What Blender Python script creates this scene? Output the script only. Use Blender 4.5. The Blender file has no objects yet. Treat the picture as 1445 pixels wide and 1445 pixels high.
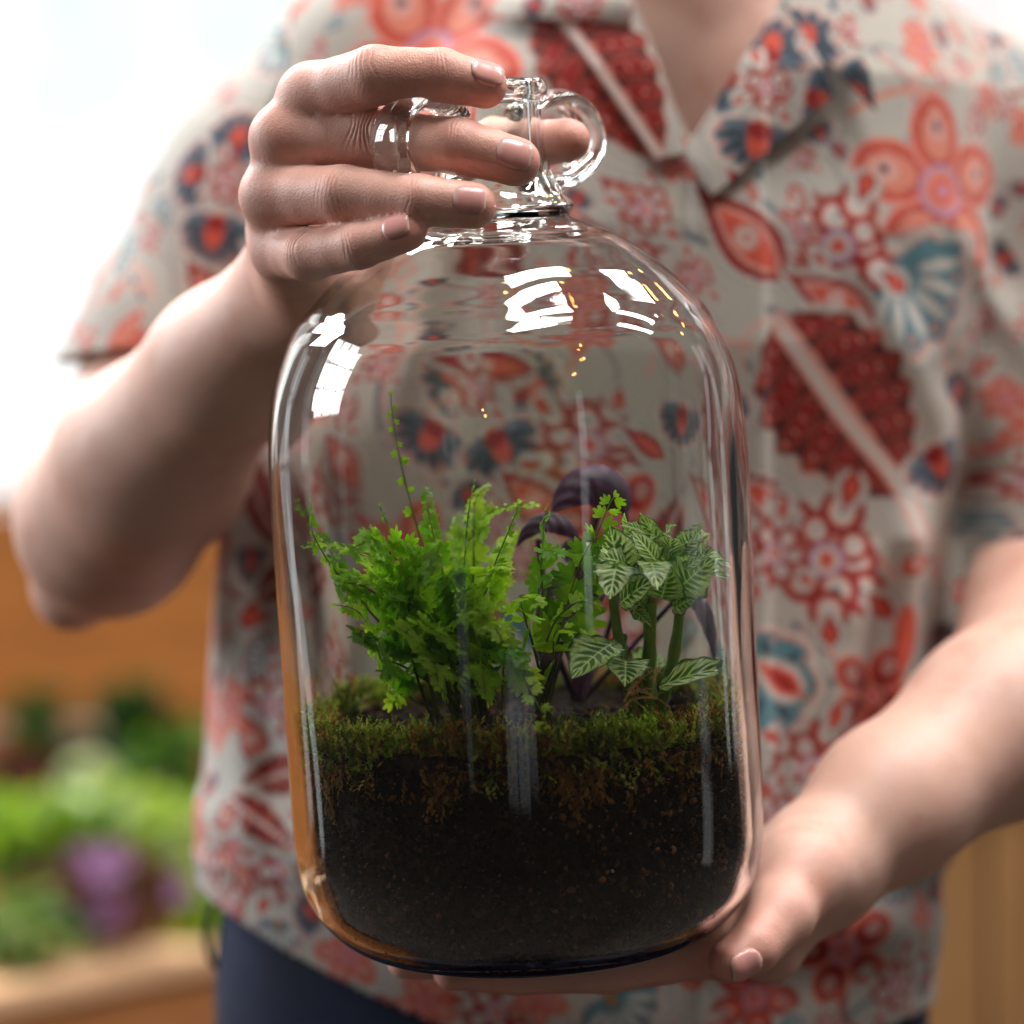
import bpy, bmesh, math, random
import numpy as np
from mathutils import Vector, Matrix, noise as mnoise

random.seed(7)
rng = np.random.default_rng(7)
scene = bpy.context.scene

# ---------------------------------------------------------------- camera, light, exposure
# working unit inside this script: centimetres, x right, y away from the camera, z up (0 = camera height)
H0 = 1.30                                    # camera height above the floor in metres
def W3(p):                                   # centimetres -> world metres
    return Vector((p[0]*.01, p[1]*.01, p[2]*.01 + H0))

cam_d = bpy.data.cameras.new('camera'); cam = bpy.data.objects.new('camera', cam_d)
scene.collection.objects.link(cam); scene.camera = cam
cam.location = W3((0, -100, 0)); cam.rotation_euler = (math.radians(90), 0, 0)
cam_d.sensor_width = 36; cam_d.lens = 36*100/33.5
cam_d.clip_start = .05; cam_d.clip_end = 60
cam_d.dof.use_dof = True; cam_d.dof.focus_distance = .975; cam_d.dof.aperture_fstop = 4.6

world = bpy.data.worlds.new('World'); scene.world = world; world.use_nodes = True
bg = world.node_tree.nodes['Background']
bg.inputs['Color'].default_value = (1, .98, .95, 1); bg.inputs['Strength'].default_value = .085

def area(name, loc, target, sx, sy, power, col=(1, 1, 1), spread=180):
    l = bpy.data.lights.new(name, 'AREA'); l.shape = 'RECTANGLE'; l.size = sx; l.size_y = sy
    l.energy = power; l.color = col; l.spread = math.radians(spread)
    o = bpy.data.objects.new(name, l); scene.collection.objects.link(o)
    o.location = W3(loc)
    o.rotation_euler = (W3(target) - W3(loc)).to_track_quat('-Z', 'Y').to_euler()
    return o
def skylight(name, loc, target, sx, sy, n, power, col):      # one roof light seen as n panes with bars between
    q = (W3(target) - W3(loc)).to_track_quat('-Z', 'Y')
    for i in range(n):
        off = q @ Vector((((i + .5)/n - .5)*sx, 0, 0))
        l = bpy.data.lights.new(name, 'AREA'); l.shape = 'RECTANGLE'; l.size = sx/n*.9; l.size_y = sy
        l.energy = power/n; l.color = col
        o = bpy.data.objects.new(name, l); scene.collection.objects.link(o)
        o.location = W3(loc) + off; o.rotation_euler = q.to_euler()
# roof lights of the hall (their panes mirror in the shoulder of the bottle), plus one added row
def roof_panes(name, c, ang, length, width, n, rad, col=(1, .985, .96)):
    a = math.radians(ang)
    for i in range(n):
        s = ((i + .5)/n - .5)*length
        l = bpy.data.lights.new(name, 'AREA'); l.shape = 'RECTANGLE'; l.size = length/n*.93*.01; l.size_y = width*.01
        l.energy = rad*math.pi*l.size*l.size_y; l.color = col
        o = bpy.data.objects.new(name, l); scene.collection.objects.link(o)
        o.location = W3((c[0] + s*math.cos(a), c[1] + s*math.sin(a), c[2])); o.rotation_euler = (0, 0, a)
roof_panes('roof_light', (46, -66, 260), 40, 118, 24, 4, 38)
roof_panes('roof_light', (43, 4, 260), 36, 108, 20, 4, 38)
roof_panes('roof_light', (245, 35, 260), 18, 150, 26, 4, 38)
roof_panes('roof_light', (172, 132, 260), 60, 90, 24, 4, 38)
roof_panes('roof_light', (-130, 190, 260), 0, 170, 50, 4, 26)  # added lamp row, no known skylight: brightens board screen and plants, rims the arm
# tall windows down the left side of the hall, and the glazed door behind the photographer
def window_panes(name, c, target, w, h, nx, ny, rad, col=(.93, .97, 1)):
    q = (W3(target) - W3(c)).to_track_quat('-Z', 'Y')
    for i in range(nx):
        for j in range(ny):
            l = bpy.data.lights.new(name, 'AREA'); l.shape = 'RECTANGLE'; l.size = w/nx*.9*.01; l.size_y = h/ny*.92*.01
            l.energy = rad*math.pi*l.size*l.size_y; l.color = col
            o = bpy.data.objects.new(name, l); scene.collection.objects.link(o); o.rotation_euler = q.to_euler()
            o.location = W3(c) + q @ Vector((((i + .5)/nx - .5)*w*.01, ((j + .5)/ny - .5)*h*.01, 0))
window_panes('side_window', (-320, 290, 270), (0, 290, 120), 150, 110, 4, 2, 26)
window_panes('side_window', (-300, 40, 110), (0, 40, 60), 110, 150, 3, 3, 11)
window_panes('glazed_door', (6, -400, -150), (0, 0, -60), 92, 84, 2, 1, .32, (.85, .92, 1))
window_panes('glazed_door', (-190, -380, -90), (0, 0, -20), 26, 130, 1, 2, .2, (.85, .92, 1))
window_panes('glazed_door', (210, -300, 20), (0, 0, 0), 26, 200, 1, 3, .6, (.95, .95, 1))
for wx, wy, wz, ww, wh, wr in ((-300, 120, 70, 40, 170, .34), (-300, 250, 30, 46, 230, .6), (300, 190, 60, 30, 200, .6), (300, 40, -20, 40, 150, .22)):
    window_panes('side_window', (wx, wy, wz), (0, wy - 60, wz), ww, wh, 1, 3, wr)
# warm bulbs strung across the hall
BULBS = [(-45.0, -229.8, 36.8), (121.6, -132.4, 155.4), (128.6, -144.2, 138.2), (118.4, -171.4, 114.0), (-4.1, -39.9, 234.2), (80.9, -14.7, 222.5), (73.2, 34.3, 222.9), (124.2, 116.6, 162.4), (116.8, 146.5, 141.4), (174.1, 104.5, 119.4), (179.0, 108.9, 107.1), (197.2, 95.4, 85.9), (137.1, 172.5, 79.0), (223.3, -22.7, 73.4), (212.7, -8.4, 102.7), (206.6, -102.6, 51.9), (215.2, -82.3, 52.6), (170.4, 143.6, 73.5)]
for bp in BULBS[0:10]:
    l = bpy.data.lights.new('string_bulb', 'POINT'); l.energy = 1.1; l.shadow_soft_size = .028; l.color = (1, .45, .10)
    o = bpy.data.objects.new('string_bulb', l); scene.collection.objects.link(o); o.location = W3(bp)


scene.view_settings.view_transform = 'Standard'; scene.view_settings.look = 'None'
scene.view_settings.exposure = 0.74; scene.view_settings.gamma = 1
cy = scene.cycles
cy.max_bounces = 18; cy.transmission_bounces = 14; cy.glossy_bounces = 6; cy.diffuse_bounces = 4; cy.transparent_max_bounces = 12
cy.caustics_refractive = True; cy.caustics_reflective = False; cy.blur_glossy = .6
cy.sample_clamp_indirect = 40; cy.use_denoising = True

# ---------------------------------------------------------------- helpers
def sc_at(Y): return 33.5*(1 + Y/100)/1445          # centimetres per photo pixel at depth Y
def C(px, py, Y):
    s = sc_at(Y)
    return np.array(((px - 722.5)*s, Y, (722.5 - py)*s))
def lin(r, g, b):
    f = lambda c: (c/255/12.92) if c/255 <= .04045 else ((c/255 + .055)/1.055)**2.4
    return (f(r), f(g), f(b))
COL = scene.collection
def tag(o, label=None, cat=None, group=None, kind=None):
    if label: o['label'] = label
    if cat: o['category'] = cat
    if group: o['group'] = group
    if kind: o['kind'] = kind
    return o
def mesh_obj(name, V, F, mat, parent=None, origin=None, smooth=True, colors=None, uv=None, mats=None):
    """V in centimetres (n,3); origin in centimetres; parent already linked with location only."""
    V = np.asarray(V, float)
    if origin is None:
        origin = np.array((V[:, 0].mean(), V[:, 1].mean(), V[:, 2].min())) if parent is None else V.mean(0)
    me = bpy.data.meshes.new(name)
    L = (V - origin)*.01
    if isinstance(F, np.ndarray):
        n, k = F.shape
        me.vertices.add(len(L)); me.vertices.foreach_set('co', L.astype(np.float32).ravel())
        me.loops.add(n*k); me.loops.foreach_set('vertex_index', F.astype(np.int32).ravel())
        me.polygons.add(n); me.polygons.foreach_set('loop_start', np.arange(0, n*k, k, dtype=np.int32))
        me.update(calc_edges=True)
    else:
        me.from_pydata(L.tolist(), [], F)
    if smooth: me.polygons.foreach_set('use_smooth', np.ones(len(me.polygons), bool))
    if colors is not None:
        a = me.attributes.new('Col', 'FLOAT_COLOR', 'POINT')
        c = np.ones((len(V), 4), np.float32); c[:, :3] = colors
        a.data.foreach_set('color', c.ravel())
    me.materials.append(mat)
    o = bpy.data.objects.new(name, me); COL.objects.link(o)
    place(o, origin, parent)
    return o
def place(o, origin, parent):
    w = W3(origin)
    if parent is not None:
        o.parent = parent; o.location = w - world_loc(parent)
    else: o.location = w
def world_loc(o):
    v = Vector(o.location)
    while o.parent is not None: o = o.parent; v = v + o.location
    return v
def empty(name, origin):
    o = bpy.data.objects.new(name, None); COL.objects.link(o); o.location = W3(origin); o.empty_display_size = .03
    return o

class NT:
    def __init__(s, name):
        s.m = bpy.data.materials.new(name); s.m.use_nodes = True
        s.t = s.m.node_tree; s.b = s.t.nodes['Principled BSDF']; s.out = s.t.nodes['Material Output']
    def n(s, typ, **kw):
        x = s.t.nodes.new(typ)
        for k, v in kw.items():
            if k in x.inputs: x.inputs[k].default_value = v
            else: setattr(x, k, v)
        return x
    def l(s, a, b): s.t.links.new(a, b)
    def set(s, **kw):
        for k, v in kw.items():
            k = k.replace('_', ' ')
            s.b.inputs[k].default_value = (*v, 1) if isinstance(v, tuple) and len(v) == 3 and 'Radius' not in k else v
        return s
    def noise(s, scale, detail=4, rough=.5):
        tc = s.n('ShaderNodeTexCoord'); nz = s.n('ShaderNodeTexNoise')
        nz.inputs['Scale'].default_value = scale; nz.inputs['Detail'].default_value = detail; nz.inputs['Roughness'].default_value = rough
        s.l(tc.outputs['Object'], nz.inputs['Vector']); return nz
    def ramp(s, fac, stops):
        r = s.n('ShaderNodeValToRGB'); e = r.color_ramp.elements
        while len(e) < len(stops): e.new(.5)
        for i, (p, c) in enumerate(stops): e[i].position = p; e[i].color = (*c, 1)
        s.l(fac, r.inputs[0]); return r.outputs[0]
    def bump(s, h, strength, dist):
        b = s.n('ShaderNodeBump'); b.inputs['Strength'].default_value = strength; b.inputs['Distance'].default_value = dist
        s.l(h, b.inputs['Height']); s.l(b.outputs[0], s.b.inputs['Normal']); return b
    def attr(s, name='Col'):
        a = s.n('ShaderNodeAttribute'); a.attribute_name = name; return a.outputs['Color']
    def mul(s, a, b, fac=1.0, mode='MULTIPLY'):
        m = s.n('ShaderNodeMix'); m.data_type = 'RGBA'; m.blend_type = mode; m.inputs[0].default_value = fac
        s.l(a, m.inputs[6]); s.l(b, m.inputs[7]); return m.outputs[2]

# ---------------------------------------------------------------- materials
def mat_skin():
    m = NT('skin'); c = m.attr()
    n1 = m.noise(60, 5, .6)
    mot = m.ramp(n1.outputs['Fac'], [(.28, (.90, .78, .74)), (.48, (1, 1, 1)), (.72, (1.05, 1.02, 1.0))])
    n3 = m.noise(260, 4, .7); fre = m.ramp(n3.outputs['Fac'], [(.24, (.80, .66, .58)), (.36, (1, 1, 1)), (1.0, (1, 1, 1))])
    n4 = m.noise(14, 3, .6); blo = m.ramp(n4.outputs['Fac'], [(.35, (.97, .88, .85)), (.6, (1, 1, 1))])
    m.l(m.mul(m.mul(m.mul(c, mot), fre), blo), m.b.inputs['Base Color'])
    m.set(Roughness=.46, Subsurface_Weight=.16, Subsurface_Scale=.0035, Specular_IOR_Level=.45)
    m.b.inputs['Subsurface Radius'].default_value = (1.0, .38, .2)
    n2 = m.noise(2200, 3, .6); v = m.n('ShaderNodeTexVoronoi', Scale=1500.0)
    tc = m.n('ShaderNodeTexCoord'); m.l(tc.outputs['Object'], v.inputs['Vector'])
    ad = m.n('ShaderNodeMath', operation='ADD'); m.l(n2.outputs['Fac'], ad.inputs[0]); m.l(v.outputs['Distance'], ad.inputs[1])
    m.bump(ad.outputs[0], .22, .0005)
    return m.m
def mat_nail():
    m = NT('fingernail'); n = m.noise(120, 3)
    m.l(m.mul(m.attr(), m.ramp(n.outputs['Fac'], [(.3, (.92, .9, .9)), (.7, (1.05, 1.03, 1.03))])), m.b.inputs['Base Color'])
    m.set(Roughness=.30, Subsurface_Weight=.15, Subsurface_Scale=.003, Coat_Weight=.3, Coat_Roughness=.2); return m.m
def mat_cloth(name, base=None, rough=.85):
    m = NT(name); n = m.noise(2600, 3, .7); n2 = m.noise(28, 4)
    tone = m.ramp(n2.outputs['Fac'], [(.3, (.92, .92, .93)), (.7, (1.03, 1.02, 1.0))])
    if base is None: c = m.attr()
    else:
        rgb = m.n('ShaderNodeRGB'); rgb.outputs[0].default_value = (*base, 1); c = rgb.outputs[0]
    m.l(m.mul(c, tone), m.b.inputs['Base Color'])
    m.set(Roughness=rough, Sheen_Weight=.15, Sheen_Roughness=.5, Specular_IOR_Level=.25)
    m.bump(n.outputs['Fac'], .35, .0005); return m.m
def mat_denim():
    m = NT('denim'); tc = m.n('ShaderNodeTexCoord'); w = m.n('ShaderNodeTexWave', Scale=420.0, Distortion=1.5, Detail=2.0)
    m.l(tc.outputs['Object'], w.inputs['Vector'])
    n = m.noise(20, 5)
    a = m.ramp(n.outputs['Fac'], [(.3, lin(7, 15, 36)), (.7, lin(15, 30, 64))])
    b = m.ramp(w.outputs['Fac'], [(0, (.8, .8, .85)), (1, (1.15, 1.15, 1.1))])
    m.l(m.mul(a, b), m.b.inputs['Base Color']); m.set(Roughness=.9); m.bump(w.outputs['Fac'], .3, .0006); return m.m
def mat_glass():
    m = NT('bottle_glass')
    m.set(Base_Color=(.975, .99, .965), Roughness=0.0, IOR=1.5, Transmission_Weight=1.0, Specular_IOR_Level=.5)
    n = m.noise(16, 2); n2 = m.noise(70, 3)
    ad = m.n('ShaderNodeMath', operation='ADD'); m.l(n.outputs['Fac'], ad.inputs[0]); 
    sc = m.n('ShaderNodeMath', operation='MULTIPLY'); sc.inputs[1].default_value = .085
    m.l(n2.outputs['Fac'], sc.inputs[0]); m.l(sc.outputs[0], ad.inputs[1])
    m.bump(ad.outputs[0], .05, .003)
    return m.m
def mat_leaf(name, trans=.45, rough=.45, attr=True, tint=(1.25, 1.2, .55)):
    m = NT(name); c = m.attr(); n = m.noise(180, 4)
    c = m.mul(c, m.ramp(n.outputs['Fac'], [(.3, (.8, .82, .8)), (.7, (1.12, 1.1, 1.05))]))
    m.l(c, m.b.inputs['Base Color']); m.set(Roughness=rough, Specular_IOR_Level=.4)
    tr = m.n('ShaderNodeBsdfTranslucent'); rgb = m.n('ShaderNodeRGB'); rgb.outputs[0].default_value = (*tint, 1)
    m.l(m.mul(c, rgb.outputs[0]), tr.inputs['Color'])
    mx = m.n('ShaderNodeMixShader'); mx.inputs[0].default_value = trans
    m.l(m.b.outputs[0], mx.inputs[1]); m.l(tr.outputs[0], mx.inputs[2]); m.l(mx.outputs[0], m.out.inputs['Surface'])
    m.bump(n.outputs['Fac'], .3, .0006)
    return m.m
def mat_attr(name, rough=.9, nscale=300, bump=.4, dist=.001, var=.25):
    m = NT(name); n = m.noise(nscale, 5, .65)
    m.l(m.mul(m.attr(), m.ramp(n.outputs['Fac'], [(.3, (1-var,)*3), (.7, (1+var,)*3)])), m.b.inputs['Base Color'])
    m.set(Roughness=rough, Specular_IOR_Level=.25); m.bump(n.outputs['Fac'], bump, dist); return m.m
def mat_soil():
    m = NT('potting_soil'); n = m.noise(260, 6, .7); n2 = m.noise(40, 3)
    a = m.ramp(n.outputs['Fac'], [(.30, lin(14, 9, 7)), (.5, lin(26, 17, 12)), (.66, lin(46, 30, 20)), (.8, lin(74, 50, 32))])
    b = m.ramp(n2.outputs['Fac'], [(.35, (.5, .48, .46)), (.65, (1.7, 1.35, 1.1))])
    m.l(m.mul(a, b), m.b.inputs['Base Color']); m.set(Roughness=.85, Specular_IOR_Level=.3); m.bump(n.outputs['Fac'], .9, .002); return m.m
def mat_wood(name, c1, c2, scale=6, axis=(1, 12, 12), rough=.6):
    m = NT(name); tc = m.n('ShaderNodeTexCoord'); mp = m.n('ShaderNodeMapping'); mp.inputs['Scale'].default_value = axis
    m.l(tc.outputs['Object'], mp.inputs['Vector'])
    n = m.n('ShaderNodeTexNoise', Scale=float(scale), Detail=6.0, Distortion=.8); m.l(mp.outputs[0], n.inputs['Vector'])
    m.l(m.ramp(n.outputs['Fac'], [(.3, c1), (.7, c2)]), m.b.inputs['Base Color']); m.set(Roughness=rough)
    m.bump(n.outputs['Fac'], .2, .002); return m.m

SKIN, NAIL = mat_skin(), mat_nail()
SHIRT, DENIM = mat_cloth('printed_cotton'), mat_denim()
GLASS = mat_glass()
FERN = mat_leaf('fern_leaf'); NERVE = mat_leaf('nerve_leaf', .28, .4, tint=(1.1, 1.15, .6)); PURPLE = mat_leaf('purple_leaf', .2, .55, tint=(1.3, .6, 1.1))
MOSS = mat_leaf('moss', .3, .8); SOIL = mat_soil(); GRAIN = mat_attr('soil_grain', .85, 400)

# ---------------------------------------------------------------- signed-distance bodies and a sparse surface-nets mesher
def smin(a, b, k):
    h = np.clip(.5 + .5*(b - a)/k, 0, 1)
    return b + (a - b)*h - k*h*(1 - h)
def rc(p, a, b, r1, r2, fl=None):
    pa = p - a; ba = b - a
    if fl is not None:
        n, k = fl; pa = pa + np.outer(pa @ n, (k - 1)*n); ba = ba + (ba @ n)*(k - 1)*n
    L = ba @ ba
    t = np.clip(pa @ ba/L, 0, 1) if L > 1e-9 else np.zeros(len(p))
    q = pa - t[:, None]*ba
    return np.sqrt(np.einsum('ij,ij->i', q, q)) - (r1 + (r2 - r1)*t)
class Prim:
    def __init__(s, a, b, r1, r2=None, fl=None):
        s.a, s.b = np.asarray(a, float), np.asarray(b, float); s.r1 = r1; s.r2 = r1 if r2 is None else r2
        s.fl = None if fl is None else (np.asarray(fl[0], float)/np.linalg.norm(fl[0]), fl[1])
        s.c = (s.a + s.b)/2; s.R = np.linalg.norm(s.a - s.b)/2 + max(s.r1, s.r2)
    def far(s, c, r): return np.linalg.norm(c - s.c) - s.R - r > 2.2
    def __call__(s, p): return rc(p, s.a, s.b, s.r1, s.r2, s.fl)
def grp(prims, k, p, cull=None):
    d = np.full(len(p), 9.0)
    for q in prims:
        if cull is not None and q.far(*cull): continue
        d = smin(d, q(p), k)
    return d
def chain(pts, radii, fl=None):
    return [Prim(pts[i], pts[i+1], radii[i], radii[i+1], fl) for i in range(len(pts) - 1)]

def surface_nets(sdf, lo, hi, h, B=14):
    lo = np.asarray(lo, float); hi = np.asarray(hi, float)
    nb = np.ceil((hi - lo)/(h*B)).astype(int)
    N = nb*B + 2
    g = np.stack(np.meshgrid(*[np.arange(n) for n in nb], indexing='ij'), -1).reshape(-1, 3)
    cen = lo + (g + .5)*B*h
    rad = B*h*.87
    dc = np.concatenate([sdf(c, None) for c in np.array_split(cen, max(1, len(cen)//60000))])
    act = g[np.abs(dc) < rad*1.7 + .25]
    loc = np.stack(np.meshgrid(*[np.arange(B + 1)]*3, indexing='ij'), -1).reshape(-1, 3)
    keys, poss, quads = [], [], []
    E = [(0, 1, 2), (1, 2, 0), (2, 0, 1)]
    NX, NY = N[0], N[1]
    key = lambda I: I[:, 0] + 1 + (NX + 2)*((I[:, 1] + 1) + (NY + 2)*(I[:, 2] + 1))
    corner = np.array([(i, j, k) for i in (0, 1) for j in (0, 1) for k in (0, 1)])
    edges = [(a, b) for a in range(8) for b in range(a + 1, 8) if np.abs(corner[a] - corner[b]).sum() == 1]
    for blk in act:
        base = blk*B
        p = lo + (base + loc)*h
        D = sdf(p, (lo + (base + B/2)*h, rad)).reshape(B + 1, B + 1, B + 1)
        s = D < 0
        if s.all() or not s.any(): continue
        cs = np.stack([s[i:B+i, j:B+j, k:B+k] for i, j, k in corner], -1).reshape(-1, 8)
        cd = np.stack([D[i:B+i, j:B+j, k:B+k] for i, j, k in corner], -1).reshape(-1, 8)
        m = cs.any(1) & ~cs.all(1)
        ci = np.stack(np.meshgrid(*[np.arange(B)]*3, indexing='ij'), -1).reshape(-1, 3)[m]
        cs, cd = cs[m], cd[m]
        acc = np.zeros((len(ci), 3)); cnt = np.zeros(len(ci))
        for a, b in edges:
            x = cs[:, a] != cs[:, b]
            t = cd[:, a]/np.where(x, cd[:, a] - cd[:, b], 1)
            acc += np.where(x[:, None], corner[a] + t[:, None]*(corner[b] - corner[a]), 0); cnt += x
        keys.append(key(ci + base)); poss.append(lo + (ci + base + acc/cnt[:, None])*h)
        for a, b, c in E:
            e = np.zeros(3, int); e[a] = 1
            s0 = s[:B, :B, :B]; s1 = s[e[0]:B+e[0], e[1]:B+e[1], e[2]:B+e[2]]
            I = np.argwhere(s0 != s1)
            if not len(I): continue
            fl = s0[I[:, 0], I[:, 1], I[:, 2]]
            eb = np.zeros(3, int); eb[b] = 1; ec = np.zeros(3, int); ec[c] = 1
            G = I + base
            q = np.stack([key(G), key(G - eb), key(G - eb - ec), key(G - ec)], 1)
            q[~fl] = q[~fl][:, ::-1]
            quads.append(q)
    K = np.concatenate(keys); P = np.concatenate(poss); Q = np.concatenate(quads)
    o = np.argsort(K); K = K[o]; P = P[o]
    idx = np.searchsorted(K, Q); idx = np.clip(idx, 0, len(K) - 1)
    ok = (K[idx] == Q).all(1)
    return P, idx[ok]
def smooth_mesh(V, F, it=2, lam=.5):
    e = np.concatenate([F[:, [0, 1]], F[:, [1, 2]], F[:, [2, 3]], F[:, [3, 0]]])
    for _ in range(it):
        acc = np.zeros_like(V); n = np.zeros(len(V))
        np.add.at(acc, e[:, 0], V[e[:, 1]]); np.add.at(acc, e[:, 1], V[e[:, 0]])
        np.add.at(n, e[:, 0], 1); np.add.at(n, e[:, 1], 1)
        V = V + lam*(acc/np.maximum(n, 1)[:, None] - V)
    return V
def normals(V, F):
    n = np.cross(V[F[:, 2]] - V[F[:, 0]], V[F[:, 3]] - V[F[:, 1]])
    out = np.zeros_like(V)
    for k in range(4): np.add.at(out, F[:, k], n)
    return out/np.maximum(np.linalg.norm(out, axis=1), 1e-9)[:, None]
def compact(V, F, *arrs):
    u, inv = np.unique(F, return_inverse=True)
    return (V[u], inv.reshape(F.shape)) + tuple(a[u] for a in arrs)
def fbm(P, scale, seed=0, octv=3):
    """cheap value-noise sum of rotated sines, smooth and deterministic"""
    r = np.random.default_rng(seed); out = np.zeros(len(P)); amp = 1.0; tot = 0
    for o in range(octv):
        for _ in range(4):
            d = r.normal(size=3); d /= np.linalg.norm(d)
            out += amp*np.sin((P @ d)*scale*(2**o)*r.uniform(.7, 1.3) + r.uniform(0, 6.28))*.5
        tot += amp*1.4; amp *= .5
    return out/tot

# ================================================================ the glass bottle
AX0 = np.array(C(754, 1325, 2.9)); AX1 = np.array(C(688, 112, 0.0))
AXL = float(np.linalg.norm(AX1 - AX0)); AZ = (AX1 - AX0)/AXL
AXX = np.array((1.0, 0, 0)); AXX = AXX - AZ*(AXX @ AZ); AXX /= np.linalg.norm(AXX); AXY = np.cross(AZ, AXX)
def BT(p):                                   # bottle coordinates -> scene
    p = np.atleast_2d(np.asarray(p, float)); return AX0 + p[:, :1]*AXX + p[:, 1:2]*AXY + p[:, 2:3]*AZ
def BI(p):                                   # scene -> bottle coordinates
    d = np.atleast_2d(np.asarray(p, float)) - AX0; return np.stack([d @ AXX, d @ AXY, d @ AZ], 1)
def catmull(pts, n):
    pts = np.asarray(pts, float); out = []
    P = np.vstack([2*pts[0] - pts[1], pts, 2*pts[-1] - pts[-2]])
    for i in range(1, len(P) - 2):
        for t in np.linspace(0, 1, n, endpoint=False):
            a, b, c, d = P[i-1], P[i], P[i+1], P[i+2]
            out.append(.5*(2*b + (c - a)*t + (2*a - 5*b + 4*c - d)*t*t + (3*b - a - 3*c + d)*t**3))
    out.append(pts[-1]); return np.array(out)
OUTER = catmull([(0.02, .35), (2.5, .28), (4.4, .08), (5.0, 0), (5.6, .12), (6.3, .45), (7.0, 1.1), (7.55, 2.0), (7.8, 3.1), (7.88, 4.6), (7.9, 8),
                 (7.92, 12), (7.93, 15.6), (7.86, 17.4), (7.6, 19.1), (6.9, 20.75), (6.2, 21.6), (5.4, 22.4), (4.6, 23.05), (3.7, 23.6), (2.95, 23.92),
                 (2.5, 24.12), (2.52, 24.3), (2.62, 24.42), (2.56, 24.6), (2.3, 24.95), (1.98, 25.5), (1.8, 26.1), (1.73, 26.8), (1.71, 27.8), (1.76, 28.02),
                 (1.9, 28.14), (1.93, 28.35), (1.88, 28.55), (1.74, 28.68), (1.55, 28.7)], 4)
INNER = catmull([(1.55, 28.7), (1.36, 28.6), (1.28, 28.2), (1.25, 27), (1.3, 26), (1.55, 25.2), (1.95, 24.6), (2.4, 24.05), (3.1, 23.55), (3.8, 23.2), (4.6, 22.62), (5.3, 22.0),
                 (6.1, 21.1), (6.7, 20.3), (7.25, 18.9), (7.5, 17.3), (7.57, 15.6), (7.56, 12), (7.54, 8), (7.52, 4.6), (7.44, 3.1), (7.15, 1.95),
                 (6.62, 1.15), (6.0, .68), (5.4, .48), (4.6, .45), (2.5, .6), (.02, .68)], 4)
def lathe(prof, seg=144, wob=0.0, seed=1):
    th = np.linspace(0, 2*np.pi, seg, endpoint=False)
    r = prof[:, 0][:, None]; z = np.repeat(prof[:, 1][:, None], seg, 1)
    P = np.stack([r*np.cos(th), r*np.sin(th), z], -1).reshape(-1, 3)
    if wob:
        w = fbm(P*np.array((1, 1, .45)), .55, seed, 2)*wob*np.clip(P[:, 2]/3, 0, 1)*np.clip((19.5 - P[:, 2])/3, .06, 1)*(P[:, 2] < 23.5)
        rr = np.maximum(np.hypot(P[:, 0], P[:, 1]), 1e-6); P[:, :2] *= (1 + w/rr)[:, None]
    n = len(prof)
    i = np.arange(n - 1)[:, None]*seg; j = np.arange(seg)[None]; j2 = (j + 1) % seg
    F = np.stack([i + j, i + j2, i + seg + j2, i + seg + j], -1).reshape(-1, 4)
    return P, F
def inner_r(z):
    p = INNER[::-1]; return np.interp(z, p[:, 1][:], p[:, 0][:]) if True else 0
_iz = INNER[INNER[:, 0] > 5][::-1]
def wall_r(z): return np.interp(z, _iz[:, 1], _iz[:, 0])

prof = np.vstack([OUTER, INNER[1:]])
Pb, Fb = lathe(prof)
no = len(OUTER)
Pi, _ = lathe(INNER, wob=.09, seed=5); Po, _ = lathe(OUTER, wob=.008, seed=9)
Pb[:no*144] = Po; Pb[no*144:] = Pi[144:]
bottle = mesh_obj('glass_bottle', BT(Pb), Fb, GLASS, None, AX0)
tag(bottle, 'large clear glass demijohn with two finger rings, planted as a terrarium', 'bottle')

def sweep(path, frames_n, w, t, seg=20, close=True):
    """tube of elliptical section along path: w across the ring plane, t within it"""
    path = np.asarray(path); n = len(path); P = []
    tan = np.gradient(path, axis=0); tan /= np.linalg.norm(tan, axis=1)[:, None]
    N = np.asarray(frames_n, float)
    for i in range(n):
        b = np.cross(tan[i], N); b /= np.linalg.norm(b)
        for k in range(seg):
            a = 2*np.pi*k/seg; P.append(path[i] + N*math.cos(a)*w[i] + b*math.sin(a)*t[i])
    F = [(i*seg + k, i*seg + (k+1) % seg, (i+1)*seg + (k+1) % seg, (i+1)*seg + k) for i in range(n-1) for k in range(seg)]
    F += [tuple(range(seg))[::-1], tuple(range((n-1)*seg, n*seg))]
    return np.array(P), F
EAR = math.radians(47)
for sgn in (-1, 1):
    d = np.array((sgn*math.cos(EAR), sgn*math.sin(EAR), 0))
    pr = catmull([(1.55, 27.55), (2.3, 27.95), (3.4, 28.05), (4.35, 27.6), (4.72, 26.75), (4.4, 25.9), (3.5, 25.35), (2.5, 25.25), (1.85, 25.3)], 6)
    path = np.stack([pr[:, 0]*d[0], pr[:, 0]*d[1], pr[:, 1]], 1)
    nrm = np.cross(d, (0, 0, 1.0))
    tt = np.linspace(0, 1, len(path)); w = .62 + .22*np.sin(np.pi*tt); t = .30 + .03*np.cos(2*np.pi*tt)
    P, F = sweep(path, nrm, w, t)
    mesh_obj('handle', BT(P), F, GLASS, bottle)

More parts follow.
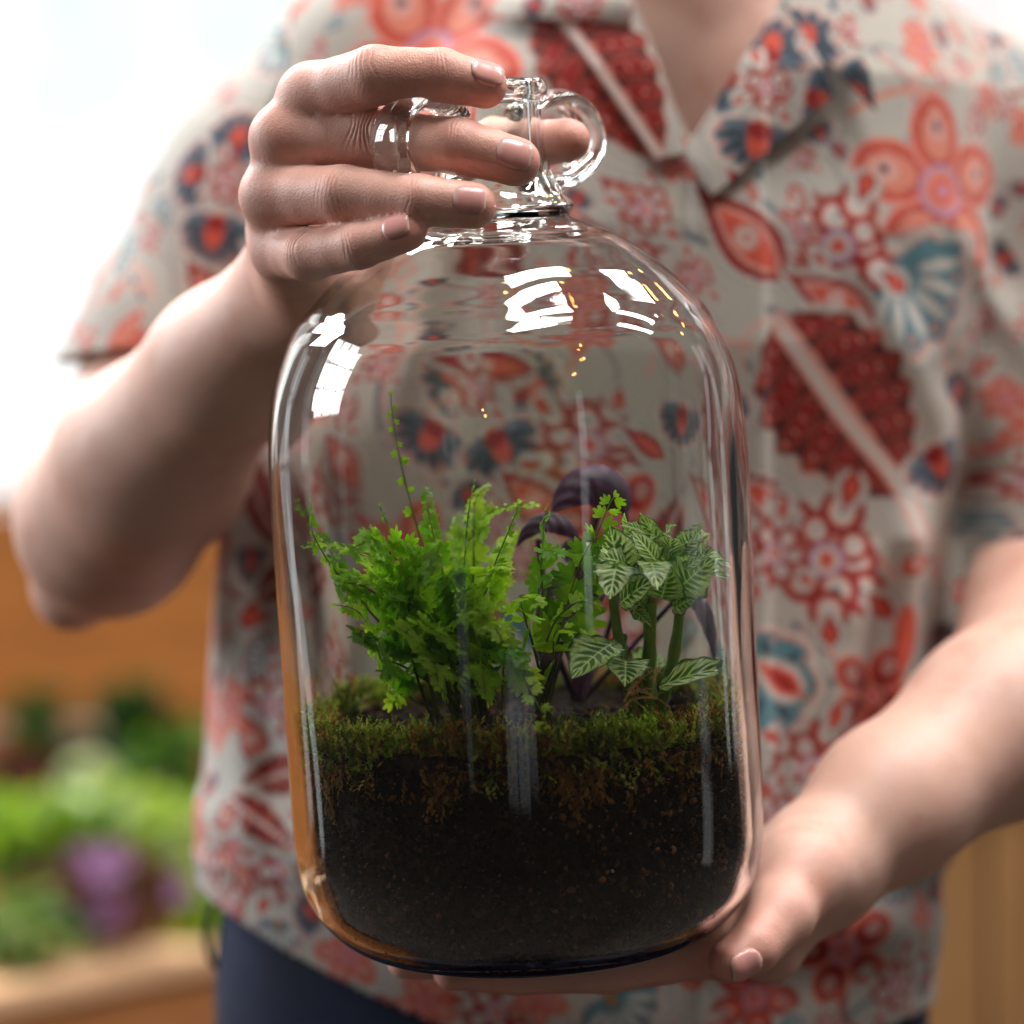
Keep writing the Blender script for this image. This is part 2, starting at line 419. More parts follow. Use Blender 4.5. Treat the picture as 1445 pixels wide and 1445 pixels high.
# ================================================================ the person: one skin surface with hands
Wl = C(432, 398, 6.6)
FING = {   # joints (photo pixel, depth) and radii: knuckle, middle joint, end joint, tip
 'index':  ([C(440, 136, -.6), C(530, 106, -2.5), C(622, 106, -2.75), C(684, 121, -2.5)], [1.06, .97, .87, .74]),
 'middle': ([C(401, 196, -.5), C(524, 196, -1.35), C(648, 206, -2.72), C(728, 228, -2.75)], [1.08, 1.0, .92, .80]),
 'ring':   ([C(386, 276, -.3), C(484, 274, -2.35), C(592, 283, -3.35), C(668, 290, -3.45)], [1.06, .94, .84, .75]),
 'little': ([C(398, 352, .5), C(436, 360, -1.5), C(508, 346, -2.9), C(574, 327, -3.5)], [1.0, .86, .76, .65]),
}
DORS = {'index': (-.05, -.80, .60), 'middle': (-.1, -.95, .3), 'ring': (-.12, -.97, .2), 'little': (-.2, -.93, .3), 'thumb': (.2, .9, .3)}
axn = (AX0 + AZ*26.6)
THL = [C(452, 352, 7.6), C(548, 262, 6.8), axn + np.array((.1, 3.0, .25)), axn + np.array((2.55, 1.0, .25))]
palm_l = []
wsp = [C(420, 362, 6.6), C(420, 380, 6.4), C(424, 398, 6.3), C(434, 416, 6.4)]
for (nm, (j, r)), w in zip(FING.items(), wsp): palm_l.append(Prim(w, j[0], 1.35, r[0]))
palm_l += [Prim(Wl, Wl + (C(412, 330, 3.0) - Wl), 1.9, 1.35), Prim(C(440, 425, 6.0), C(424, 372, 1.6), 1.5, 1.05), Prim(Wl, THL[0], 1.9, 1.65), Prim(THL[0], THL[1], 1.6, 1.1), Prim(THL[1], C(430, 250, 3.0), .9, 1.0),
           Prim(C(425, 200, .6), C(418, 330, 1.0), .95, .95)]
def finger(j, r):                            # joints a little knobbly, bones a little waisted
    P, R = [j[0]], [r[0]]
    for a, b, ra, rb in zip(j[:-1], j[1:], r[:-1], r[1:]):
        P += [a*.5 + b*.5, b]; R += [(ra + rb)/2*.945, rb]
    return chain(P, R)
fing_l = [finger(j, r) for j, r in FING.values()] + [finger(THL[1:], [1.08, .95, .74])]

Wr = C(1150, 1226, 6.5)
THR = [C(1128, 1232, 4.6), C(1102, 1292, 2.6), C(1062, 1338, 1.2), C(1030, 1358, .6)]
ub = lambda x, y: BT([(x, y, -.02)])[0]      # a point on the underside of the bottle
FR = []
for k, (y, tip, r) in enumerate(((-.6, -2.8, .82), (1.4, -4.4, .86), (3.4, -4.0, .84), (5.2, -2.2, .74))):
    b = BT([(6.4, y + .3, -.55), (2.4, y, -.98), (-.6, y, -.92), (tip, y, -.78)])
    FR.append((list(b), [1.0, r + .06, r, r - .14]))
palm_r = [Prim(Wr, FR[k][0][0], 1.7, 1.05) for k in range(4)] + [Prim(Wr, THR[0], 1.85, 1.5), Prim(THR[0], THR[1], 1.45, 1.08), Prim(C(1120, 1255, 6), C(1085, 1340, 5), 1.6, 1.2)]
fing_r = [finger(j, r) for j, r in FR] + [chain(THR[1:], [1.1, .9, .74])]

arm_l = chain([np.array((-8., 27.5, 16)), np.array((-13.2, 26.3, 7)), np.array((-16.0, 22.6, 0.6))], [3.4, 3.6, 3.6]) + \
        chain([np.array((-15.9, 20.5, -.5)), np.array((-13.6, 15.8, 2.0)), np.array((-10.3, 10.5, 5.3)), Wl], [3.75, 3.5, 2.65, 2.15]) + \
        [Prim((-16.3, 22.8, -.6), (-17.7, 22.8, -3.2), 3.3, 1.6)]
arm_r = chain([np.array((23.4, 27.4, 12.)), np.array((22.8, 25.0, -1.2)), np.array((20.6, 17.4, -6.1))], [3.2, 3.9, 3.7]) + \
        chain([np.array((20.9, 16.6, -6.3)), np.array((18.0, 12.6, -7.8)), np.array((13.4, 8.8, -10.4)), Wr], [3.6, 3.3, 2.55, 2.05])
trunk = [Prim((8.6, 28, 17), (8.4, 27, 31), 5.6, 5.2), Prim((-7, 28, 15), (22, 28, 12), 3.2, 3.2), Prim((3, 26.8, 10.5), (11, 26.8, 10.5), 7.6, 7.6), Prim((4.5, 26.6, 16.5), (11.5, 26.9, 16.5), 7.2, 7.2),
         Prim((8, 24.5, 39), (8, 25.5, 44.5), 7.2, 8.4), Prim((8, 17.5, 32), (8, 21, 38), 3.4, 5.2), Prim((8, 16.2, 39), (8, 17.2, 42), 1.1, .8)]

def body_sdf(p, cull):
    d = grp(arm_l, 1.3, p, cull); d = np.minimum(d, grp(arm_r, 1.3, p, cull)); d = smin(d, grp(trunk, 2.0, p, cull), 1.5)
    for palm, fing in ((palm_l, fing_l), (palm_r, fing_r)):
        pl = grp(palm, .75, p, cull)
        fg = np.full(len(p), 9.0)
        for f in fing: fg = smin(fg, grp(f, .12, p, cull), .07)
        d = smin(d, smin(pl, fg, .40), .8)
    return d

V, F = surface_nets(body_sdf, (-24, -7, -20), (33, 38, 56), .13)
V = smooth_mesh(V, F, 2, .4)
# finer faces on the two hands, then knuckle creases and skin folds
hand = (V[:, 0] < 6) & (V[:, 1] < 9) & (V[:, 2] > 5) & (V[:, 0] > -11)
def subdivide_sel(V, F, selv):
    fs = selv[F].all(1)
    e = np.sort(np.concatenate([F[:, [0, 1]], F[:, [1, 2]], F[:, [2, 3]], F[:, [3, 0]]]), 1).reshape(4, -1, 2)
    ek = e[..., 0].astype(np.int64)*len(V) + e[..., 1]
    used = np.unique(ek[:, fs])
    ev = np.stack([used//len(V), used % len(V)], 1)
    n0 = len(V)
    mid = V[ev].mean(1); cenv = V[F[fs]].mean(1)
    V2 = np.vstack([V, mid, cenv])
    look = {int(k): n0 + i for i, k in enumerate(used)}
    faces = []
    ids = np.nonzero(fs)[0]
    pos = np.searchsorted(used, ek)                 # (4, nf)
    pos = np.clip(pos, 0, len(used) - 1); hit = used[pos] == ek
    mv = n0 + pos
    cv = np.full(len(F), -1); cv[ids] = n0 + len(used) + np.arange(len(ids))
    quad = []
    for k in range(4):
        quad.append(np.stack([F[ids, k], mv[k, ids], cv[ids], mv[(k-1) % 4, ids]], 1))
    quad = np.concatenate(quad)
    rest = np.nonzero(~fs)[0]; bord = hit[:, rest].any(0)
    plain = F[rest[~bord]]
    poly = []
    for i in rest[bord]:
        q = []
        for k in range(4):
            q.append(int(F[i, k]))
            if hit[k, i]: q.append(int(mv[k, i]))
        poly.append(q)
    return V2, np.vstack([plain, quad]), poly
V, Fq, poly = subdivide_sel(V, F, hand)
Vs = smooth_mesh(V, Fq, 2, .45); keep = np.zeros(len(V), bool); keep[[i for q in poly for i in q]] = True
V = np.where(keep[:, None], V, Vs)
near = np.zeros(len(V), bool)                # once more where the creases and nails are
for nm, (j, r) in FING.items():
    for k, R in ((1, 1.5), (2, 1.2)): near |= (np.linalg.norm(V - j[k], axis=1) < R) & (V[:, 1] < j[k][1] + .4)
near &= ~keep
V, Fq, poly2 = subdivide_sel(V, Fq, near)
poly = poly + poly2
keep = np.zeros(len(V), bool); keep[[i for q in poly for i in q]] = True
V = np.where(keep[:, None], V, smooth_mesh(V, Fq, 1, .45))
Nn = normals(V, Fq)
disp = np.zeros(len(V)); red = np.zeros(len(V))
def crease(p0, axis, dors, reach, offs, depth, width, bul=0.0):
    axis = np.asarray(axis)/np.linalg.norm(axis); dn = np.asarray(dors, float); dn = dn - axis*(dn @ axis); dn /= np.linalg.norm(dn)
    side = np.cross(axis, dn)
    q = V - p0; near = np.nonzero((np.abs(q) < reach*1.6).all(1))[0]
    q = q[near]; s = q @ axis; u = q @ side; face = np.clip((Nn[near] @ dn) - .15, 0, 1)
    sd_ = int(abs(p0[0]*97)) % 1000; wob = fbm(q*1.0, 5.0, sd_, 2)*.09; gap = np.clip(.55 + .9*fbm(q*np.array((1, 1, 1)), 3.2, sd_ + 7, 2), 0, 1.2)
    for o, a in offs:
        ln = np.exp(-(((s - o - .34*a*u*u - wob)/width)**2))*np.exp(-(u/(reach*.62))**4)
        disp[near] -= depth*ln*face*gap
    disp[near] += bul*np.exp(-((s/.8)**2))*face*np.exp(-(u/.7)**2)
    red[near] = np.maximum(red[near], np.exp(-(s/.6)**2 - (u/.8)**2)*face*.6)
for nm, (j, r) in FING.items():
    for i in (1, 2):
        ax = j[i+1] - j[i-1]
        R = r[i]
        offs = [(-.34, -.9), (-.20, -.7), (-.07, -.3), (.06, .3), (.18, .7), (.31, 1.0)] if i == 1 else [(-.10, -.4), (.02, .2), (.14, .5)]
        crease(j[i], ax, DORS[nm], R*1.25, offs, .046 if i == 1 else .032, .042, .03 if i == 1 else .02)
    # fingertips are pinker
    d = np.linalg.norm(V - j[3], axis=1); red = np.maximum(red, np.exp(-(d/1.0)**2))
    d = np.linalg.norm(V - j[0] + (0, 1.0, 0), axis=1); red = np.maximum(red, .55*np.exp(-(d/.9)**2))
for t in (THL, THR):
    d = np.linalg.norm(V - t[3], axis=1); red = np.maximum(red, np.exp(-(d/1.1)**2))
hd = ((V[:, 1] < 5.0)*np.clip((6.5 - V[:, 1])/6, 0, 1)); red = np.maximum(red, .34*hd)
# soft tendons and veins on the back of the hand, faint unevenness everywhere
disp += .012*fbm(V, 2.2, 3, 3)
V = V + Nn*disp[:, None]
base = np.array(lin(224, 184, 168)); pink = np.array(lin(218, 116, 106)); tan = np.array(lin(206, 156, 136))
f = np.clip(.5 + .5*fbm(V, .5, 11, 3), 0, 1)[:, None]
colr = base*(1 - .22*f) + tan*.22*f
colr = colr*(1 - .55*red[:, None]) + pink*.55*red[:, None]
me_faces = [tuple(q) for q in Fq.tolist()] + [tuple(q) for q in poly]
person = empty('person', np.array((5, 27, -128)))
tag(person, 'person in a floral short-sleeved shirt and jeans holding up the planted glass bottle', 'person')
body = mesh_obj('body', V, me_faces, SKIN, person, colors=colr)

def fingernail(j, dors, tipr, L, Wd, shift=.0):
    ax = j[3] - j[2]; ax = ax/np.linalg.norm(ax); dn = np.asarray(dors, float); dn = dn - ax*(dn @ ax); dn /= np.linalg.norm(dn)
    sd = np.cross(ax, dn); c0 = j[3] + ax*(shift - .10)
    nu, nv = 15, 11; P = []
    for a in np.linspace(-1, 1, nu):
        for b in np.linspace(-1, 1, nv):
            if a < 0: k = math.sqrt(max(0, 1 - (abs(a))**3.2))
            else: k = math.sqrt(max(0, 1 - abs(a)**4.5*.72))
            k = max(k, .06)
            P.append(c0 + ax*(a*L/2) + sd*(b*k*Wd/2) + dn*1.6)
    P = np.array(P)
    for _ in range(40):                       # lower onto the skin
        P = P - dn*np.clip(body_sdf(P, None), -.2, .3)[:, None]*.9
        low = .22*tipr - (P - j[3]) @ dn; P = P + dn*np.clip(low, 0, 9)[:, None]
    A = np.repeat(np.linspace(-1, 1, nu), nv); Bv = np.tile(np.linspace(-1, 1, nv), nu)
    edge = np.maximum(np.abs(A), np.abs(Bv))
    P = P + dn*(.045 - .075*np.clip(edge - .78, 0, 1)/.22*(A < .6) + .02*(A > .6))[:, None]
    F = [(i*nv + k, (i+1)*nv + k, (i+1)*nv + k + 1, i*nv + k + 1) for i in range(nu-1) for k in range(nv-1)]
    bed, lun, fre = np.array(lin(224, 160, 152)), np.array(lin(232, 192, 182)), np.array(lin(240, 222, 210))
    e1 = np.clip((A - .88 + .06*Bv*Bv)/.08, 0, 1)[:, None]; e0 = np.clip((-.55 - A - .35*Bv*Bv)/.2, 0, 1)[:, None]
    cn = bed*(1 - e0) + lun*e0; cn = cn*(1 - e1) + fre*e1
    o = mesh_obj('fingernail', P, F, NAIL, body, colors=cn)
    s = o.modifiers.new('thickness', 'SOLIDIFY'); s.thickness = .0005; s.offset = 0
for nm, L, Wd in (('index', 1.12, .98), ('middle', 1.15, 1.0), ('ring', 1.05, .92), ('little', .92, .78)):
    fingernail(FING[nm][0], DORS[nm], FING[nm][1][3], L, Wd)
fingernail(THR, (.93, -.36, .1), .74, 1.15, 1.0)

# ================================================================ the printed shirt
TK = np.array([  # z, half width, half depth, centre x, centre y
 (30, 6.0, 5.6, 8.6, 27.5), (24, 7.0, 6.2, 8.6, 27.5), (20.5, 9.5, 8.0, 8.0, 27.0), (17, 13.0, 9.8, 6.6, 26.6), (11, 15.4, 11.0, 4.6, 26.3), (6.4, 15.5, 11.2, 3.9, 26.2),
 (.6, 15.2, 10.9, 3.1, 26.2), (-5, 15.1, 10.8, 2.8, 26.2), (-11, 15.2, 11.0, 2.6, 26.2), (-14, 15.9, 11.5, 2.5, 26.2), (-17, 14.7, 11.0, 2.9, 26.2), (-22, 14.0, 10.4, 3.3, 26.2), (-32, 13.8, 10.2, 3.3, 26.2)])[::-1]
def folds(p):
    x, y, z = p[:, 0], p[:, 1], p[:, 2]
    d = .22*fbm(p*np.array((1, .6, .45)), .42, 21, 2)
    # draping folds that run down from the chest on the right side
    for x0, sl, a, w, z0, z1 in ((15.2, .10, 1.15, 1.0, -12, 2), (12.4, .22, .95, .75, -13, -1), (17.2, -.05, .6, .7, -8, 5), (9, .25, .4, .9, -16, -6),
                                 (-8.2, -.12, .8, .8, -15, 3), (-10.6, -.05, .45, .7, -14, -2), (-4, .3, .35, .9, 2, 12), (14.5, -.5, .22, .8, 3, 12), (19, -.6, .2, .7, 4, 13)):
        u = x - x0 - sl*(z - (z0 + z1)/2)
        d += a*np.exp(-(u/w)**2)*np.clip((z - z0)/3, 0, 1)*np.clip((z1 - z)/3, 0, 1)*(y < 27)
        d -= .6*a*np.exp(-((u - 1.9*w)/w)**2)*np.clip((z - z0)/3, 0, 1)*np.clip((z1 - z)/3, 0, 1)*(y < 27)
    # horizontal blousing at the waist
    d += .35*np.sin(z*1.25 + .25*x)*np.exp(-((z + 14.5)/3.2)**2)
    return d
sl_l = chain([np.array((-5.2, 27.2, 17.0)), np.array((-9.2, 26.6, 12.5)), np.array((-13.8, 25.6, 5.0))], [5.3, 5.3, 5.1])
sl_r = chain([np.array((23.2, 27.5, 13.0)), np.array((23.5, 25.4, 4)), np.array((23.2, 22.8, -5))], [5.7, 5.9, 5.8])
yoke = [Prim((9, 28, 19.4), (-5.6, 27.2, 17.6), 4.6, 4.8), Prim((9, 28, 19.4), (24, 28, 13.4), 4.8, 5.0)]
PLK = lambda z: 6.75 - .012*(z - 8)
def torso_only(p):
    z = p[:, 2]
    a, b, cx, cyy = (np.interp(z, TK[:, 0], TK[:, k]) for k in (1, 2, 3, 4))
    q = (np.abs((p[:, 0] - cx)/a)**2.4 + np.abs((p[:, 1] - cyy)/b)**2.4)**(1/2.4)
    return (q - 1)*np.minimum(a, b)
def shirt_sdf(p, cull):
    d = torso_only(p)
    d = smin(d, grp(yoke, 1.5, p, cull), 2.2)
    s = np.minimum(grp(sl_l, 1.5, p, cull), grp(sl_r, 1.5, p, cull))
    s = s - .10*np.sin(p[:, 2]*1.1 + p[:, 0]*.9)*np.exp(-((p[:, 2] - 8)/6)**2)
    d = smin(d, s, 1.0)
    d = d - folds(p)*.78
    front = p[:, 1] < 24
    d = d - .36*np.clip((p[:, 0] - PLK(p[:, 2]))/.12, 0, 1)*np.clip((PLK(p[:, 2]) + 3.0 - p[:, 0])/.3, 0, 1)*front
    return d
V, F = surface_nets(shirt_sdf, (-22, 10, -26), (33, 41, 28), .16)
V = smooth_mesh(V, F, 1, .3)
def shirt_keep(V):
    x, y, z = V[:, 0], V[:, 1], V[:, 2]
    k = np.ones(len(V), bool)
    # hem: shirt tail, shorter at the sides
    hem = -21.5 + np.where(x < 3.5, 5.6, 2.0)*np.clip((np.abs(x - 3.5)/14.6), 0, 1.1)**1.25
    k &= ~((z < hem) & (x < 22))
    k &= ~((x < -8.2) & (z < 6.6 + .10*(x + 14)) & (y < 40) & (torso_only(V) > .9))            # sleeve opening, raised arm
    k &= ~((x > 17.5) & (z < -2.6 + .04*(x - 20)) & (torso_only(V) > .9))
    zn = np.clip((z - 14.2)/6.6, 0, 2)                                                     # open neck
    k &= ~((z > 14.2) & (y < 28) & (x > 6.75 - 2.3*zn) & (x < 6.75 + 5.3*zn) & (z < 40))
    k &= ~((z > 23.2))
    return k
kv = shirt_keep(V); F = F[kv[F].all(1)]
V, F = compact(V, F)

# ---- the print, laid out in cloth coordinates (u across, v down, in units of 1 photo pixel on the chest)
U_S = sc_at(17)
def cloth_uv(V):
    x, y, z = V[:, 0], V[:, 1], V[:, 2]
    wrap = np.clip(y - 19, 0, 30)*.8*np.sign(x - 4.0)*np.clip(np.abs(x - 4)/12, 0, 1)
    return 722.5 + (x + wrap*.55)/U_S, 722.5 - z/U_S
CREAM, WHITE = lin(178, 172, 163), lin(198, 193, 186)
CORAL, CORAL2, RED, DRED, MAR = lin(200, 80, 60), lin(208, 124, 104), lin(142, 24, 20), lin(104, 18, 16), lin(72, 20, 18)
GREY = lin(150, 146, 144)
PINK, LILAC, NAVY, SLATE, TEAL, OCH = lin(208, 154, 142), lin(172, 132, 158), lin(38, 44, 58), lin(84, 100, 112), lin(84, 124, 134), lin(160, 110, 50)
class Cloth:
    def __init__(s, U, Vv):
        s.U, s.V = U, Vv; s.c = np.tile(np.array(CREAM), (len(U), 1)); s.busy = np.zeros(len(U), bool)
        s.i0, s.j0 = int(U.min()//40), int(Vv.min()//40); s.nc = int(U.max()//40) - s.i0 + 1; s.nr = int(Vv.max()//40) - s.j0 + 1
        k = ((Vv//40).astype(int) - s.j0)*s.nc + (U//40).astype(int) - s.i0
        s.order = np.argsort(k, kind='stable'); s.start = np.searchsorted(k[s.order], np.arange(s.nc*s.nr + 1))
    def sel(s, cx, cy, R):
        a, b = max(0, int((cx - R)//40) - s.i0), min(s.nc - 1, int((cx + R)//40) - s.i0)
        c, d = max(0, int((cy - R)//40) - s.j0), min(s.nr - 1, int((cy + R)//40) - s.j0)
        if a > b or c > d: return np.zeros(0, int)
        i = np.concatenate([s.order[s.start[j*s.nc + a]:s.start[j*s.nc + b + 1]] for j in range(c, d + 1)])
        return i[(np.abs(s.U[i] - cx) < R) & (np.abs(s.V[i] - cy) < R)]
    def put(s, i, d, col, aa=3.0):
        m = np.clip(.5 - d/aa, 0, 1)[:, None]; s.c[i] = s.c[i]*(1 - m) + np.array(col)*m; s.busy[i[m[:, 0] > .5]] = True
    def frame(s, cx, cy, rot, R):
        i = s.sel(cx, cy, R); a = math.radians(rot); dx, dy = s.U[i] - cx, s.V[i] - cy
        return i, dx*math.cos(a) + dy*math.sin(a), -dx*math.sin(a) + dy*math.cos(a)
    def ell(s, cx, cy, a, b, rot, col):
        i, x, y = s.frame(cx, cy, rot, max(a, b)*1.2 + 4); s.put(i, (np.sqrt((x/a)**2 + (y/b)**2) - 1)*min(a, b), col)
    def disc(s, cx, cy, r, col): s.ell(cx, cy, r, r, 0, col)
    def tear(s, x0, y0, x1, y1, Wd, cols=(RED, PINK, CORAL), dot=True):
        L = math.hypot(x1-x0, y1-y0); rot = math.degrees(math.atan2(y1-y0, x1-x0))
        i, x, y = s.frame((x0+x1)/2, (y0+y1)/2, rot, L*.75 + Wd)
        t = np.clip((x + L/2)/L, 0, 1)
        w = Wd/2*np.sin(np.pi*t**1.45)**.8
        d = np.where((x < -L/2) | (x > L/2), 99, np.abs(y) - w)
        s.put(i, d - 12, GREY); s.put(i, d - 9.5, CREAM); s.put(i, d - 4, WHITE); s.put(i, d, cols[0]); s.put(i, d + Wd*.17, cols[1]); s.put(i, d + Wd*.24, cols[2])
        if dot:
            fx, fy = x0 + .56*(x1-x0), y0 + .56*(y1-y0)
            s.disc(fx, fy, Wd*.22, PINK); s.disc(fx, fy, Wd*.14, WHITE); s.disc(fx, fy, Wd*.07, CORAL)
    def flower(s, cx, cy, R, rot, n=5, cols=(CORAL, CORAL2), core=LILAC):
        for k in range(n):
            a = math.radians(rot + 360*k/n); ca, sa = math.cos(a), math.sin(a)
            mx, my, d = cx + .60*R*ca, cy + .60*R*sa, math.degrees(a)
            s.ell(mx, my, .44*R, .35*R, d, PINK); s.ell(mx, my, .41*R, .32*R, d, cols[0]); s.ell(mx, my, .33*R, .24*R, d, RED); s.ell(mx, my, .30*R, .21*R, d, cols[1])
            s.ell(mx + .06*R*ca, my + .06*R*sa, .16*R, .12*R, d, PINK)
            s.ell(mx + .07*R*ca, my + .07*R*sa, .06*R, .05*R, d, NAVY)
            for q in (-1, 1): s.disc(mx + .17*R*ca - q*.13*R*sa, my + .17*R*sa + q*.13*R*ca, .035*R, cols[0])
        s.disc(cx, cy, .27*R, core); s.disc(cx, cy, .21*R, CORAL2); s.disc(cx, cy, .14*R, CORAL); s.disc(cx, cy, .06*R, LILAC)
    def fan(s, cx, cy, R, rot, n=6, spread=150, fill=TEAL, ray=WHITE):
        i, x, y = s.frame(cx, cy, rot, R*1.35)
        r = np.hypot(x, y); th = np.degrees(np.arctan2(y, x)); h = spread/2
        sc = R*(.86 + .12*np.abs(np.cos(np.radians(th)*n*180/spread)))*np.where(np.abs(th) < h, 1, np.clip(1.0 - (np.abs(th) - h)/60, .22, 1))
        d = r - sc
        s.put(i, d - .25*R, GREY); s.put(i, d - .21*R, CREAM); s.put(i, d - .16*R, WHITE); s.put(i, d - .08*R, CORAL2); s.put(i, d - .03*R, WHITE); s.put(i, d, fill)
        for k in range(n):
            a = math.radians(rot - h + spread*(k + .5)/n)
            s.ell(cx + .58*R*math.cos(a), cy + .58*R*math.sin(a), .27*R, .075*R, math.degrees(a), ray)
            s.ell(cx + .82*R*math.cos(a + .22), cy + .82*R*math.sin(a + .22), .07*R, .035*R, math.degrees(a), CORAL2)
        s.ell(cx, cy, .22*R, .10*R, rot, OCH)
    def leaf(s, x0, y0, x1, y1, Wd, n=7):
        L = math.hypot(x1-x0, y1-y0); rot = math.degrees(math.atan2(y1-y0, x1-x0))
        i, x, y = s.frame((x0+x1)/2, (y0+y1)/2, rot, L*.7 + Wd)
        t = (x + L/2)/L; tc = np.clip(t, 0, 1)
        w = Wd/2*(np.sin(np.pi*tc**.8)**.75)*(1 + .07*np.sin(tc*n*6.28))
        d = np.where((t < 0) | (t > 1), 99, np.abs(y) - w)
        s.put(i, d - 15, GREY); s.put(i, d - 12, CREAM); s.put(i, d - 3, PINK); s.put(i, d, MAR)
        rows = ((t*n*1.0 - np.abs(y)/Wd*1.6) % 1.0) - .5
        cell = np.sqrt((rows/.40)**2 + ((np.abs(y) - w*.52)/(w*.40 + 1))**2) - 1
        ins = np.where(d < -4, cell*14, 9)
        s.put(i, ins, CORAL, 4); s.put(i, ins + 2.2, DRED); s.put(i, ins + 7, RED)
        q = np.where(d < -6, np.hypot(rows*38, ((np.abs(y)) % 22) - 11) - 2.4, 9); s.put(i, q, PINK, 2)
        s.put(i, np.where((t < -.0) | (t > 1), 9, np.abs(y) - Wd*.055), PINK); s.put(i, np.where((t < 0) | (t > 1), 9, np.abs(y) - Wd*.022), WHITE)
    def stem(s, pts, w, col=PINK, edge=None):
        P = catmull(np.array(pts, float), 14)
        for a, b in zip(P[:-1], P[1:]):
            R = np.hypot(*(b - a))/2 + w + 5; c = (a + b)/2; i = s.sel(*c, R)
            if not len(i): continue
            q = np.stack([s.U[i], s.V[i]], 1) - a; ab = b - a; t = np.clip(q @ ab/(ab @ ab), 0, 1)
            s.put(i, np.hypot(*(q - t[:, None]*ab).T) - w, col)
    def beads(s, cx, cy, R, seed=0, n=9, ground=PINK):
        r = random.Random(seed)
        s.disc(cx, cy, R*.72, ground)
        for k in range(n):
            a = 2*math.pi*k/n*1.0 + r.uniform(-.2, .2); q = R*(.72 if k % 2 else .45)
            x, y, b = cx + q*math.cos(a), cy + q*math.sin(a), R*r.uniform(.20, .29)
            s.disc(x, y, b*1.22, RED); s.disc(x, y, b*.75, PINK); s.disc(x, y, b*.55, WHITE); s.disc(x, y, b*.18, SLATE)
            if k % 2: s.tear(x, y, x + b*2.1*math.cos(a), y + b*2.1*math.sin(a), b*1.1, (RED, RED, CORAL), False)
        s.disc(cx, cy, R*.26, LILAC); s.disc(cx, cy, R*.19, WHITE); s.disc(cx, cy, R*.12, CORAL)
    def dark(s, cx, cy, R, rot):
        s.fan(cx, cy, R, rot, 7, 170, SLATE, NAVY); s.ell(cx + R*.25*math.cos(math.radians(rot)), cy + R*.25*math.sin(math.radians(rot)), .36*R, .24*R, rot, CORAL)
        s.ell(cx, cy, .3*R, .2*R, rot + 90, RED)
def paint(U, Vv):
    s = Cloth(U, Vv)
    # vines first
    for q in ([(400, 400), (520, 470), (600, 420), (760, 470), (900, 440)], [(560, 470), (520, 560), (560, 660), (700, 700), (840, 690)], [(1080, 440), (1180, 480), (1230, 540)],
              [(310, 940), (360, 1010), (430, 1060)], [(1120, 880), (1180, 930), (1240, 1000)], [(330, 60), (310, 160), (270, 260), (220, 340)], [(1240, 60), (1300, 120), (1290, 200)]):
        s.stem(q, 5, SLATE); s.stem([(a + 7, b + 5) for a, b in q], 3, PINK)
    rv = random.Random(12)
    for k in range(150):
        x, y, a = rv.uniform(-100, 1700), rv.uniform(-100, 1500), rv.uniform(0, 6.28); q = []
        for j in range(5): q.append((x, y)); x += 38*math.cos(a); y += 38*math.sin(a); a += rv.uniform(-.9, .9)
        s.stem(q, rv.uniform(2.2, 4.5), rv.choice((GREY, SLATE, RED, PINK, CORAL2)))
    s.busy[:] = False
    s.flower(575, 55, 165, 18); s.flower(1340, 262, 140, -20)
    s.fan(1265, 385, 118, 50); s.beads(1180, 350, 95, 3, 11); s.beads(1120, 330, 50, 31, 7)
    s.tear(975, 265, 1105, 400, 86); s.tear(1100, 390, 1235, 455, 66)
    s.leaf(1095, 455, 1285, 700, 215, 7); s.stem([(1100, 470), (1190, 590), (1270, 680), (1318, 780)], 13, PINK); s.stem([(1100, 470), (1190, 590), (1270, 680), (1318, 780)], 6, WHITE)
    s.dark(1330, 640, 62, 60); s.dark(1380, 560, 46, -60)
    s.tear(1010, 660, 1130, 740, 60, (RED, WHITE, CORAL), False); s.beads(1165, 790, 100, 5, 11); s.beads(1090, 780, 60, 6, 9)
    s.fan(1080, 960, 72, 10, 5, 260, TEAL, NAVY); s.tear(1060, 930, 1130, 980, 34, (CORAL, CORAL, RED), False)
    s.flower(1235, 985, 75, 10, 5, (CORAL, RED), MAR); s.ell(1282, 898, 17, 44, 5, CORAL)
    s.beads(1145, 1085, 78, 8, 11); s.beads(1085, 1150, 55, 9, 9)
    s.flower(1190, 1340, 80, 40, 5, (CORAL, RED)); s.flower(1060, 1400, 66, 10, 5, (RED, CORAL)); s.beads(1275, 1400, 55, 23, 9); s.fan(860, 1400, 70, 60); s.beads(700, 1420, 60, 14, 9); s.flower(960, 1330, 60, 0)
    # far side of the chest seen through the glass
    s.dark(650, 530, 66, 200); s.dark(735, 545, 62, -10); s.dark(600, 605, 62, 120); s.dark(695, 615, 70, 60); s.tear(590, 500, 760, 520, 46, (RED, RED, CORAL)); s.beads(665, 545, 44, 41, 7)
    s.beads(830, 625, 88, 15, 11); s.tear(700, 660, 800, 745, 62); s.tear(870, 590, 950, 640, 40, (RED, RED, CORAL), False); s.flower(860, 730, 82, 30, 5, (CORAL, RED)); s.leaf(880, 860, 990, 700, 90)
    s.flower(560, 790, 88, 0, 5); s.beads(450, 690, 66, 16); s.tear(430, 600, 500, 690, 50); s.fan(700, 860, 84, 110); s.beads(860, 900, 80, 17); s.leaf(500, 960, 640, 1060, 80); s.flower(780, 1040, 90, 15)
    s.fan(560, 1160, 80, 200); s.beads(680, 1200, 80, 18); s.flower(900, 1180, 90, 40); s.dark(980, 1080, 60, 40); s.tear(480, 420, 560, 480, 44); s.fan(480, 330, 60, 140, fill=SLATE); s.leaf(620, 330, 760, 400, 70); s.dark(1000, 560, 60, 100); s.tear(935, 450, 1010, 500, 46)
    s.beads(880, 380, 60, 51); s.tear(840, 250, 930, 330, 56); s.beads(910, 300, 50, 52)
